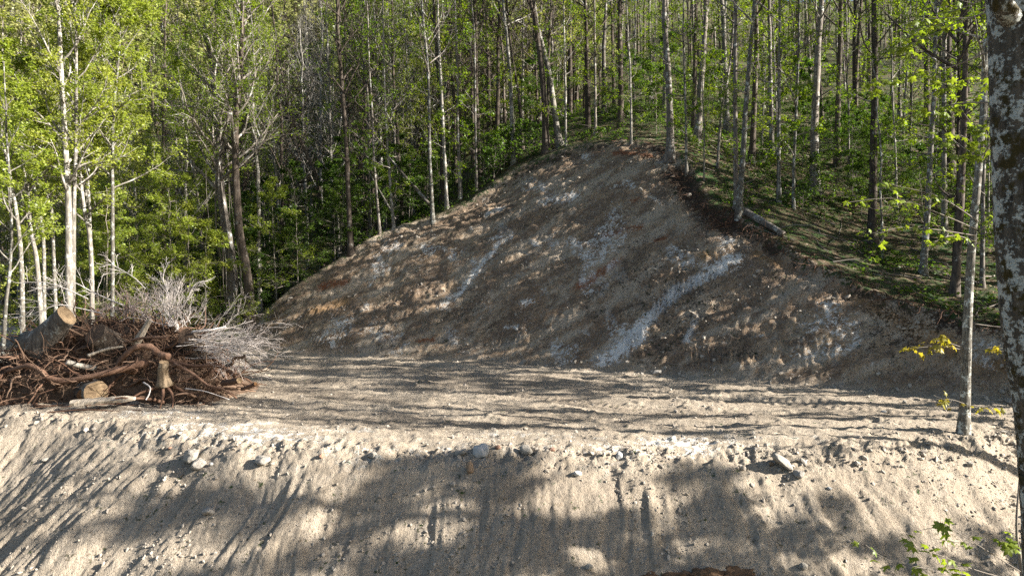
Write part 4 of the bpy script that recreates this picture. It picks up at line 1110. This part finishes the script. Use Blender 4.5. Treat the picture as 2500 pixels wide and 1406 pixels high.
rock(1106, 1186, 16, 'round pebble stuck in the bank under the tall narrow stone', 1.0, sink=0.5)
rock(415, 1095, 12, 'small pinkish stone on the rim at the root heap side', 0.6)
rock(785, 1115, 16, 'small orange-brown stone on the rim', 0.8)
rock(910, 1115, 30, 'low pale stone bedded in the rim near the middle', 0.6, sink=0.4)
rock(1438, 1388, 20, 'pale round stone low on the bank beside the dark earth', 0.9)
rock(510, 1255, 38, 'crumbly grey clod in the gullied bank', 0.6, sink=0.4)
rock(110, 1125, 22, 'flat light stone on the diagonal ridge of the bank', 0.5)
rock(2370, 1140, 20, 'pale stone on the slope below the slim lichen tree', 0.8)
rock(2024, 1196, 12, 'small bright white stone in the shaded bank right of the split rock', 0.7)
rock(1960, 1388, 22, 'pale stone at the foot of the bank beside the dark hollow', 0.8)
rock(2468, 986, 24, 'grey stone on the level ground by the near mossy trunk', 0.7)
rock(2208, 985, 14, 'pair-forming pale stone on the level ground before the cut foot', 0.7)
rock(2156, 1007, 16, 'flat white stone lying alone on the level ground', 0.5)
rock(2450, 1057, 18, 'pale flat stone right of the slim lichen tree', 0.5)
rock(1845, 1098, 14, 'lone small stone on the rim above the split rock', 0.6)
rock(1915, 1145, 62, 'long split rock slanting down the shaded bank', 0.42, tiltx=0.75, rz=0.3, sink=0.1)
rock(1953, 1165, 32, 'broken-off end piece below the long split rock', 0.7)
rock(1882, 1140, 14, 'brown stone just uphill of the long split rock', 0.9)
rock(440, 966, 30, 'white block lying at the front foot of the root heap', 0.75, d=None)
rock(1262, 808, 12, 'small white stone set in the cut above the level ground', 0.8)
rock(1395, 872, 12, 'small pale stone at the foot of the cut by the white streak', 0.8)

# crumbling brown earth lump at the bottom of the bank
bag = Bag()
r = np.random.default_rng(41)
for (px, py, w_) in ((1590, 1412, 90), (1660, 1410, 80), (1730, 1402, 100), (1795, 1400, 90), (1850, 1412, 70), (1690, 1425, 110), (1560, 1420, 50)):
    h = hit(px, min(py, 1430), 9.0)
    v, f = rock_mesh(r.integers(1, 9999), 4, 0.35)
    s_ = w_ / 2 / F * h[1]
    v = v * (1 + 0.16 * vnoise(v[:, 0] * 4 + px, v[:, 1] * 4 + v[:, 2] * 3)[:, None] + 0.10 * vnoise(v[:, 0] * 9 + px, v[:, 2] * 9 + v[:, 1] * 5)[:, None])
    bag.add(v * np.array([s_ * 1.2, s_ * 0.8, s_ * 0.42]) + h + np.array([0, 0.0, -0.06]), f)
tag(link('brown_earth', bag.mesh('brown_earth', [M_CLOD], False)), 'crumbling dark brown earth at the bottom of the bank', None, None, 'stuff')

# gravel and clods: nobody could count them
ico_v, ico_f = rock_mesh(3, 1, 0.2)
def stones(n, sampler, smin, smax, name, m, label, pw=2.2):
    x, y = sampler(n)
    z = full_height(x, y)[0]
    n = len(x)
    r = np.random.default_rng(n)
    s_ = smin + (smax - smin) * r.uniform(0, 1, n) ** (pw * 2)
    q_ = r.normal(0, 1, (n, 4)); q_ /= np.linalg.norm(q_, axis=1, keepdims=True)
    w, a, b, c = q_.T
    Rm = np.stack([1 - 2 * (b * b + c * c), 2 * (a * b - c * w), 2 * (a * c + b * w), 2 * (a * b + c * w), 1 - 2 * (a * a + c * c), 2 * (b * c - a * w), 2 * (a * c - b * w), 2 * (b * c + a * w), 1 - 2 * (a * a + b * b)], -1).reshape(n, 3, 3)
    sc = np.stack([s_ * r.uniform(0.8, 1.5, n), s_ * r.uniform(0.7, 1.1, n), s_ * r.uniform(0.45, 0.85, n)], -1)
    loc = ico_v[None] * sc[:, None, :]
    V = np.einsum('nij,nkj->nki', Rm, loc) + np.stack([x, y, z + s_ * 0.15], -1)[:, None, :]
    fi = ico_f
    Fq = (np.arange(n)[:, None, None] * len(ico_v) + fi[None]).reshape(-1, 3)
    tint = np.repeat(np.clip(r.normal(0.15, 0.3, n), 0, 1), len(ico_v))
    me = new_mesh(name, V.reshape(-1, 3), [Fq], [m], False, {'tint': tint})
    tag(link(name, me), label, None, None, 'stuff')
rg = np.random.default_rng(63)
def fan_sample(y0, y1, cond, pw=1.0):
    def f(n):
        y = y0 + (y1 - y0) * rg.uniform(0, 1, n * 5) ** pw
        x = rg.uniform(-0.76, 0.76, n * 5) * (y + 0.5)
        _, D, s, yf, N, C = base_height(x, y)
        k = np.nonzero(cond(x, y, D, y - yf, N, C))[0][:n]
        return x[k], y[k]
    return f
def clumpy(x, y, t, f=0.7): return fbm(x * f, y * f, 97, 4) + rg.normal(0, 0.18, x.shape) > t
stones(5500, fan_sample(12.3, 17.5, lambda x, y, D, up, N, C: (D < 0.4) & clumpy(x, y, 0.0)), 0.010, 0.055, 'gravel', M_GRAVEL, 'loose gravel and clods over the bank face')
stones(900, fan_sample(15.0, 20.5, lambda x, y, D, up, N, C: (np.abs(D - 0.1) < 0.45) & clumpy(x, y, -0.05)), 0.02, 0.11, 'gravel', M_GRAVEL, 'coarse clods along the rim of the bank')
stones(3600, fan_sample(15.5, 38, lambda x, y, D, up, N, C: (D > 0.1) & (up < 0.3) & clumpy(x, y, 0.05, 0.4), 1.3), 0.012, 0.065, 'gravel', M_GRAVEL, 'loose stones strewn over the level ground')
stones(6000, fan_sample(22, 49, lambda x, y, D, up, N, C: (up > 0.2) & (C < N - 0.4) & clumpy(x, y, 0.05, 0.5)), 0.02, 0.12, 'gravel', M_GRAVEL, 'broken stone scattered over the bare cut')
stones(260, fan_sample(20, 40, lambda x, y, D, up, N, C: (np.abs(up - 0.15) < 0.6)), 0.05, 0.24, 'rubble', M_ROCK, 'bigger broken stones rolled to the foot of the cut')
stones(1500, fan_sample(20, 40, lambda x, y, D, up, N, C: (np.abs(up - 0.1) < 0.5)), 0.02, 0.14, 'gravel', M_GRAVEL, 'fallen rubble along the foot of the cut')

# ------------------------------------------------------------------ forest floor: low plants, dead leaves, sticks, torn roots
def floor_sample(n, y0, y1, thr, seed, f=0.35):
    r = np.random.default_rng(seed)
    y = y0 + (y1 - y0) * r.uniform(0, 1, n * 4) ** 1.3
    x = r.uniform(-0.8, 0.8, n * 4) * y
    _, D, s, yf, N, C = base_height(x, y)
    k = (C > N + 0.25) & (y - yf > 0.5) & (fbm(x * f, y * f, seed, 4) + r.normal(0, 0.15, x.shape) > thr)
    x, y = x[k][:n], y[k][:n]
    return np.stack([x, y, full_height(x, y)[0]], -1)
r = np.random.default_rng(5)
pts = floor_sample(13000, 22, 75, 0.04, 401)
hgt = r.uniform(0.06, 0.42, len(pts))
stem = np.stack([pts, pts + np.stack([r.normal(0, .05, len(pts)), r.normal(0, .05, len(pts)), hgt * 0.6], -1), pts + np.stack([r.normal(0, .12, len(pts)), r.normal(0, .12, len(pts)), hgt], -1)], 1)
V, T, tint = leaf_quads(stem, 4, 0.15, r, 0.1, 0.35, 0.08, 0.3)
tag(link('undergrowth', new_mesh('undergrowth', V, [T], [M_LEAFD], False, {'tint': tint})), 'low green plants spread over the forest floor', None, None, 'stuff')
pts = floor_sample(12000, 22, 60, -0.2, 402, 0.5)
V, T, tint = leaf_quads(np.stack([pts, pts + np.array([0.02, 0, 0.03]), pts + np.array([0.05, 0, 0.05])], 1), 1, 0.13, r, 0.05, 0.3, 0.03)
M_LITTER = plain_material('dead_leaf', (0.16, 0.105, 0.055), (0.30, 0.22, 0.13), 1.0)
tag(link('leaf_litter', new_mesh('leaf_litter', V, [T], [M_LITTER], False, {'tint': tint})), 'dead brown leaves lying on the forest floor', None, None, 'stuff')
pts = floor_sample(320, 22, 50, -0.3, 403)
az = r.uniform(0, 6.28, len(pts))
Q = grow(pts + np.array([0, 0, 0.05]), np.stack([np.cos(az), np.sin(az), r.normal(0.05, 0.12, len(pts))], -1), r.uniform(0.5, 2.4, len(pts)), 6, 0.12, 0, r)
Q[:, :, 2] = np.maximum(Q[:, :, 2], full_height(Q[:, :, 0], Q[:, :, 1])[0] + 0.02)
b = Bag(); b.add(*tubes(Q, r.uniform(0.010, 0.035, len(pts))[:, None] * np.linspace(1, 0.4, 6)[None], 5))
tag(link('fallen_twigs', b.mesh('fallen_twigs', [M_TWIG])), 'dead sticks littering the forest floor', None, None, 'stuff')
crest = np.array([(6.2, 43.5), (8.6, 38.7), (9.4, 35), (10.6, 33.7), (12.3, 30.7), (14.7, 27.1), (16.1, 23.7)])
cp = smooth_path(np.column_stack([crest, crest[:, 0] * 0]), 420)[:, :2]
k = r.integers(0, 420, 420)
st = cp[k] + r.normal(0, 0.30, (420, 2))
st = np.column_stack([st, full_height(st[:, 0], st[:, 1])[0] + 0.03])
Q = grow(st, np.column_stack([r.normal(-0.3, 0.7, 420), r.normal(-0.6, 0.6, 420), r.normal(-0.35, 0.4, 420)]), r.uniform(0.2, 1.3, 420), 7, 0.22, -0.05, r)
Q[:, :, 2] = np.maximum(Q[:, :, 2], full_height(Q[:, :, 0], Q[:, :, 1])[0] + 0.015)
b = Bag(); b.add(*tubes(Q, r.uniform(0.006, 0.024, 420)[:, None] * np.linspace(1, 0.4, 7)[None], 4), 0)
tag(link('torn_roots', b.mesh('torn_roots', [M_ROOT])), 'torn dark roots fringing the top edge of the cut', None, None, 'stuff')
# ------------------------------------------------------------------ the heap of stumps, roots and brush
PX = np.array([-40, 0, 60, 110, 170, 260, 400, 470, 540, 590, 640])
PZ = np.array([0.35, 0.75, 1.2, 1.6, 2.1, 2.35, 2.2, 1.65, 0.75, 0.10, -0.3])
HXs = (PX - CX) / F * 23.6
def heap_h(x, y):
    top = np.interp(x, HXs, PZ)
    prof = np.clip(1 - ((y - 23.9) / 2.3) ** 2, 0, 1) ** 0.6
    return top * prof
hx, hy = np.meshgrid(np.linspace(HXs[0] - 0.3, HXs[-1], 130), np.linspace(21.4, 26.4, 70))
hz = heap_h(hx, hy) * (1 + 0.28 * fbm(hx * 1.6, hy * 1.6, 301, 4)) + 0.08 * fbm(hx * 6, hy * 6, 302, 3) + full_height(hx, hy)[0] - 0.12
hi = np.arange(hx.size).reshape(hx.shape)
hq = np.stack([hi[:-1, :-1], hi[:-1, 1:], hi[1:, 1:], hi[1:, :-1]], -1).reshape(-1, 4)
tag(link('soil_heap', new_mesh('soil_heap', np.stack([hx, hy, hz], -1).reshape(-1, 3), [hq], [M_SOIL])), 'dark soil clinging inside the heap of roots', None, None, 'stuff')
r = np.random.default_rng(21)
def heap_pts(n, front=True, xlo=-0.2, xhi=1.0):
    x = HXs[0] + (HXs[-1] - HXs[0]) * r.uniform(max(xlo, 0.01), xhi, n)
    y = r.uniform(21.5, 24.6, n) if front else r.uniform(21.5, 26, n)
    return np.stack([x, y, heap_h(x, y) + r.uniform(-0.1, 0.12, n)], -1)
b = Bag()
for n, L0, L1, rr, jit in ((1100, 0.3, 0.9, 0.008, 0.34), (800, 0.5, 1.4, 0.014, 0.30), (330, 0.6, 1.7, 0.029, 0.26), (120, 0.6, 1.5, 0.05, 0.22)):
    st = heap_pts(n, xhi=0.90)
    dx = r.normal(0, 1.0, (n, 3)) * np.array([1.2, 0.6, 0.55]) + np.array([0, -0.35, 0.05])
    Q = grow(st, dx, r.uniform(L0, L1, n), 9, jit, -0.02, r)
    Q[:, :, 2] = np.maximum(Q[:, :, 2], 0.03)
    R = rr * r.uniform(0.6, 1.5, n)[:, None] * np.linspace(1, 0.3, 9)[None]
    V, q = tubes(Q, R, 5)
    b.add(V, q, np.repeat(np.clip(r.normal(0.25, 0.35, n), 0, 1), 45))
tag(link('root_tangle', b.mesh('root_tangle', [M_ROOT])), 'tangle of brown torn roots covering the heap', None, None, 'stuff')

def brush(n, origin, spread_o, mean, sd, L0, L1, r0, sub1, sub2, mlist, upc=0.02, jit=0.13):
    o = np.array(origin) + r.normal(0, 1, (n, 3)) * np.array(spread_o)
    d = np.array(mean) + r.normal(0, 1, (n, 3)) * np.array(sd)
    L = r.uniform(L0, L1, n)
    Pn = grow(o, d, L, 9, jit, upc, r)
    R = r0 * r.uniform(0.6, 1.3, n)[:, None] * np.linspace(1, 0.28, 9)[None]
    b = Bag(); b.add(*tubes(Pn, R, 5))
    Q, Rq, LQ = children(Pn, R, L, sub1, 0.2, 0.45, 0.6, 0.9, r, 6, 0.16, 0.03)
    b.add(*tubes(Q, Rq * 0.8, 4), 0.1)
    if sub2:
        W, Rw, LW = children(Q, Rq, LQ, sub2, 0.2, 0.5, 0.6, 0.9, r, 5, 0.16, 0.03)
        b.add(*tubes(W, Rw * 0.75, 3), np.repeat(np.clip(r.normal(0.2, 0.3, len(W)), 0, 1), 15))
    return b
fan = P(425, 790, 22.9)
tag(link('brush_twigs', brush(36, fan, (0.3, 0.2, 0.12), (0.05, -0.1, 1.0), (0.62, 0.4, 0.35), 0.5, 1.7, 0.013, 7, 3, 0).mesh('brush_twigs', [M_BRUSH])), 'fan of bare sunlit pale twigs on top of the heap', None, None, 'stuff')
tag(link('brush_twigs', brush(50, P(315, 765, 23.4), (0.5, 0.4, 0.15), (0.3, -0.1, 0.6), (0.8, 0.4, 0.35), 0.4, 1.1, 0.012, 6, 3, 0).mesh('brush_twigs', [M_BRUSHD])), 'dense pinkish brushwood along the back top of the heap', None, None, 'stuff')
tag(link('brush_twigs', brush(46, P(475, 835, 22.8), (0.35, 0.4, 0.25), (1.0, -0.05, 0.05), (0.35, 0.4, 0.20), 0.9, 2.5, 0.012, 6, 3, 0, -0.01).mesh('brush_twigs', [M_BRUSH])), 'bare pale brushwood spilling off the side of the heap onto the dirt', None, None, 'stuff')

def root_piece(pxs, r0, r1, m, label, name='root', cat='root', S=10, n=26, lump=0.10, cap=True):
    pts = smooth_path([P(*p) for p in pxs], n)
    R = np.linspace(r0, r1, n) * (1 + lump * r.normal(0, 1, n))
    V, q = tubes(pts[None], R[None], S)
    V = V + r.normal(0, lump * 0.25 * r0, V.shape)
    org = pts[0]
    caps = [np.arange(S)[::-1][None], (np.arange(S) + (n - 1) * S)[None]]
    root = link(name, new_mesh(name, V - org, [q] + caps, [m]))
    root.location = org
    return tag(root, label, cat)
root_piece([(285, 895, 21.9), (305, 868, 21.7), (335, 847, 21.6), (368, 848, 21.6), (390, 865, 21.5), (412, 870, 21.4)], 0.085, 0.10, M_ROOTRED, 'thick reddish root arching over the front of the heap')
root_piece([(20, 905, 21.9), (70, 893, 21.6), (100, 905, 21.5), (118, 922, 21.4), (160, 930, 21.35), (215, 920, 21.3), (270, 908, 21.35), (320, 895, 21.5), (362, 886, 21.6)], 0.07, 0.10, M_ROOTRED, 'longest peeled root sweeping in a low curve across the heap')
root_piece([(150, 900, 21.8), (190, 915, 21.5), (240, 935, 21.4), (262, 948, 21.6)], 0.05, 0.03, M_ROOT, 'dark root crossing under the longest peeled root')
root_piece([(405, 880, 21.6), (470, 893, 21.5), (528, 892, 21.5), (555, 903, 21.5), (572, 916, 21.4)], 0.05, 0.055, M_ROOT, 'brown root reaching out sideways with a bent end')
root_piece([(425, 888, 21.5), (470, 912, 21.3), (508, 940, 21.2), (545, 950, 21.0), (578, 972, 20.9)], 0.055, 0.02, M_ROOTRED, 'reddish root running down the side of the heap to the dirt')
root_piece([(552, 893, 21.8), (566, 888, 21.6), (572, 874, 21.6), (592, 872, 21.6), (598, 866, 21.6)], 0.05, 0.04, M_SOIL, 'black crooked root sticking up beside the heap')
root_piece([(598, 868, 21.6), (600, 880, 21.5), (620, 895, 21.4), (648, 906, 21.3), (672, 898, 21.3)], 0.022, 0.008, M_SOIL, 'thin black root tail hanging over the dirt beside the heap', S=6)
root_piece([(112, 930, 21.5), (92, 950, 21.2), (82, 968, 21.0), (66, 988, 20.9)], 0.03, 0.02, M_ROOTRED, 'slender root trailing down onto the dirt at the heap end', S=7)
root_piece([(452, 948, 21.0), (500, 955, 20.8), (560, 975, 20.7)], 0.014, 0.010, M_BRUSH, 'straight pale stick lying over the front foot of the heap', 'stick', 'stick', 7)
root_piece([(350, 933, 21.3), (366, 945, 21.1), (364, 962, 21.0), (356, 976, 20.9)], 0.022, 0.018, M_BRUSH, 'short forked pale stick hanging at the front of the heap', 'stick', 'stick', 7)
root_piece([(28, 850, 22.6), (80, 776, 23.0)], 0.035, 0.008, M_WOOD, 'pale splinter pole leaning up at the end of the heap', 'stick', 'stick', 7, lump=0.05)
root_piece([(215, 868, 21.8), (262, 852, 21.9), (300, 846, 22)], 0.055, 0.03, M_SPLIT, 'pale broken branch lying half way up the heap', 'branch', 'branch', 8)
root_piece([(305, 835, 22.2), (350, 825, 22.1), (410, 824, 22)], 0.05, 0.035, M_ROOTRED, 'peeled branch lying level above the arching root', 'branch', 'branch', 8)
root_piece([(470, 810, 22.6), (510, 806, 22.6), (552, 798, 22.8)], 0.045, 0.03, M_BRUSH, 'straight white stripped branch pointing off the heap side', 'branch', 'branch', 8)
root_piece([(100, 1008, 20.4), (200, 1000, 20.4), (290, 1003, 20.4), (345, 1000, 20.5)], 0.022, 0.010, M_ROOT, 'dark thin branch lying on the dirt before the split plank', 'branch', 'branch', 6)
# bare branches sticking out
for pxs, r0, lab in (([(215, 730, 23.5), (160, 705, 23.6), (110, 690, 23.6), (40, 690, 23.8)], 0.022, 'long bare branch sticking out level past the white trunk'),
                     ([(250, 765, 23.3), (190, 752, 23.2), (140, 745, 23.2), (70, 770, 23.2), (20, 775, 23.3)], 0.022, 'white bare branch curving down over the sawn stump'),
                     ([(300, 745, 23.6), (230, 715, 23.7), (180, 690, 23.7), (150, 700, 23.8)], 0.025, 'pale branch rising from the brush toward the white trunk'),
                     ([(355, 705, 23.4), (330, 680, 23.4), (290, 655, 23.5), (255, 640, 23.6)], 0.018, 'thin upper branch slanting up out of the brushwood'),
                     ([(415, 770, 22.9), (412, 720, 22.9), (398, 680, 22.9), (410, 640, 23)], 0.028, 'tallest white branch standing up from the brush fan'),
                     ([(430, 770, 22.9), (455, 735, 22.8), (475, 695, 22.8), (498, 685, 22.8)], 0.030, 'white branch bending aside at the top of the brush fan')):
    pts = smooth_path([P(*p) for p in pxs], 14)
    L = np.linalg.norm(np.diff(pts, axis=0), axis=1).sum()
    R = np.linspace(r0, r0 * 0.25, 14)[None]
    bb = Bag(); bb.add(*tubes(pts[None], R, 6))
    Q, Rq, LQ = children(pts[None], R, np.array([L]), 12, 0.25, 0.36, 0.7, 0.8, r, 7, 0.16, 0.03)
    tw = Bag(); tw.add(*tubes(Q, np.maximum(Rq * 0.8, 0.005), 4))
    W, Rw, LW = children(Q, Rq, LQ, 3, 0.3, 0.5, 0.6, 0.8, r, 5, 0.16, 0.02)
    tw.add(*tubes(W, np.maximum(Rw * 0.8, 0.004), 3))
    root = empty('bare_branch', pts[0])
    o = link('stem', bb.mesh('stem', [M_BRUSH]), root); o.location = -pts[0]
    o = link('twig_foliage', tw.mesh('twig_foliage', [M_BRUSH]), root); o.location = -pts[0]
    tag(root, lab, 'branch')

def log_piece(a, bpt, r0, r1, bark, wood, label, name='log', cat='log', lobes=0.06, roots=0, S=18, n=10, rootlen=0.7, two=False, oval=1.0):
    """cut log or stump: bark body, sawn face at b, optional broken roots at a"""
    a = np.array(a); bpt = np.array(bpt)
    path = smooth_path([a, (a + bpt) / 2 + r.normal(0, 0.02, 3), bpt], n)
    R = np.linspace(r0, r1, n)
    if roots: R = R * (1 + 0.7 * np.exp(-np.linspace(0, 1, n) * 5))
    V, q = tubes(path[None], R[None], S)
    V = V.reshape(n, S, 3)
    an = np.linspace(0, 6.283, S, endpoint=False)
    lob = 1 + lobes * np.sin(an * 2 + 1) + lobes * np.sin(an * 5 + r.uniform(0, 6)) * 0.7
    if two: lob = 1 + 0.22 * np.cos(an * 2)
    V = path[:, None, :] + (V - path[:, None, :]) * (lob[None, :, None] * (1 + 0.025 * r.normal(0, 1, (n, S, 1))))
    root = empty(name, a)
    o = link('bark', new_mesh('bark', V.reshape(-1, 3) - a, [q, np.arange(S)[::-1][None]], [bark]), root)
    ring = V[-1] + unit(bpt - a) * 0.006
    inner = ring * 0.5 + ring.mean(0) * 0.5 - unit(bpt - a) * 0.008 * r.normal(0, 1, (S, 1))
    fv = np.concatenate([ring, inner, [ring.mean(0)]])
    k = np.arange(S); k2 = np.roll(k, -1)
    fq = np.stack([k, k2, k2 + S, k + S], -1); ft = np.stack([k + S, k2 + S, np.full(S, 2 * S)], -1)
    tn = np.concatenate([np.full(S, 0.35), np.zeros(S), [0.6]])
    link('sawn_face', new_mesh('sawn_face', fv - a, [fq, ft], [wood], False, {'tint': tn}), root)
    for kk in range(roots):
        az = 6.283 * kk / roots + r.uniform(-.3, .3)
        ax = unit(bpt - a)
        e1 = unit(np.cross(ax, [0.3, 0.2, 1.0])); e2 = np.cross(ax, e1)
        d = np.cos(az) * e1 + np.sin(az) * e2 - ax * 0.45
        Q = grow((a + ax * 0.06 + d * r0 * 0.6)[None], d[None], np.array([rootlen * r.uniform(0.6, 1.3)]), 8, 0.14, -0.05, r)
        RR = (r0 * 0.36 * np.linspace(1, 0.25, 8))[None]
        Vr, qr = tubes(Q, RR, 7)
        link('root', new_mesh('root', Vr - a, [qr], [M_ROOT]), root)
    return tag(root, label, cat)
log_piece(P(98, 850, 22.6), P(163, 770, 21.9), 0.36, 0.27, M_BARK, M_WOOD, 'big leaning stump with a double sawn face on top of the heap', 'tree_stump', 'stump', roots=6, two=True)
log_piece(P(228, 835, 23.6), P(200, 778, 22.9), 0.20, 0.13, M_DARK, M_WOOD, 'smaller cut stem tucked right behind the double-faced stump', 'tree_stump', 'stump', roots=4)
log_piece(P(115, 850, 23.8), P(88, 826, 23.3), 0.24, 0.22, M_ROOTRED, M_WOODOR, 'orange raw stump face low at the end of the heap', 'tree_stump', 'stump', roots=0)
log_piece(P(250, 772, 24.4), P(238, 762, 23.9), 0.13, 0.11, M_DARK, M_WOODOR, 'small orange cut end at the back of the heap', 'log', 'log')
log_piece(P(290, 860, 22.9), P(232, 815, 22.1), 0.46, 0.36, M_DARK, M_SOIL, 'fat dark root ball with grey bark in the middle of the heap', 'tree_stump', 'stump', roots=7, rootlen=0.9)
log_piece(P(205, 948, 22.6), P(236, 956, 21.25), 0.32, 0.33, M_BARK, M_WOOD, 'round log end facing out at the bottom of the heap', 'log', 'log')
log_piece(P(192, 948, 22.3), P(205, 962, 21.3), 0.17, 0.18, M_DARK, M_WOODOR, 'smaller brown log end beside the round one at the bottom', 'log', 'log')
log_piece(P(402, 940, 21.4), P(400, 884, 21.25), 0.17, 0.14, M_STUMP, M_WOOD, 'short upright stump with spread roots at the front of the heap', 'tree_stump', 'stump', roots=6, rootlen=1.0)
log_piece(P(430, 805, 23.6), P(418, 790, 22.5), 0.10, 0.095, M_BRUSH, M_BRUSH, 'white cut log end at the base of the brush fan', 'log', 'log')
log_piece(P(235, 900, 21.9), P(163, 884, 21.4), 0.09, 0.08, M_PALE, M_BRUSH, 'white-barked short log lying across the front of the heap', 'log', 'log')
log_piece(P(330, 905, 21.9), P(292, 900, 21.4), 0.12, 0.11, M_ROOTRED, M_WOODOR, 'peeled orange log lying behind the longest root', 'log', 'log')
log_piece(P(545, 935, 21.6), P(584, 928, 21.2), 0.10, 0.09, M_ROOT, M_WOOD, 'small cut log end at the thin end of the heap', 'log', 'log')
log_piece(P(590, 950, 21.3), P(624, 937, 21.1), 0.05, 0.065, M_ROOT, M_WOODOR, 'stubby broken branch with a yellow end past the heap', 'branch', 'branch')
log_piece(P(480, 850, 23.2), P(452, 822, 22.6), 0.34, 0.26, M_DARK, M_SOIL, 'dark root plate under the brush fan', 'tree_stump', 'stump', roots=8, rootlen=0.9)
log_piece(P(330, 842, 22.3), P(366, 782, 22.2), 0.10, 0.055, M_SPLIT, M_SPLIT, 'yellowish splintered stem standing aslant in the middle of the heap', 'broken_stem', 'stem', lobes=0.25)
# split plank lying on the dirt in front
pa, pb = P(176, 988, 20.55), P(330, 978, 20.75)
ax = unit(pb - pa); e1 = unit(np.cross(ax, [0, 0, 1.0])); e2 = np.cross(e1, ax)
n = 14
t = np.linspace(0, 1, n)
sec = np.array([[-0.17, -0.05], [0.17, -0.06], [0.19, 0.02], [0.10, 0.085], [-0.08, 0.10], [-0.18, 0.05]])
ctr = pa + (pb - pa) * t[:, None] + np.array([0, 0, 0.05])
V = ctr[:, None, :] + (sec[None, :, 0:1] * e1 + sec[None, :, 1:2] * e2) * (1 + 0.12 * r.normal(0, 1, (n, 6, 1))) * np.interp(t, [0, .05, .9, 1], [0.9, 1, 0.9, 0.5])[:, None, None]
idx_ = np.arange(n * 6).reshape(n, 6)
q = np.stack([idx_[:-1], np.roll(idx_, -1, 1)[:-1], np.roll(idx_, -1, 1)[1:], idx_[1:]], -1).reshape(-1, 4)
o = link('split_plank', new_mesh('split_plank', V.reshape(-1, 3) - pa, [q, idx_[0][::-1][None], idx_[-1][None]], [M_SPLIT], False))
o.location = pa
tag(o, 'pale split slab of wood lying on the dirt before the heap', 'slab')
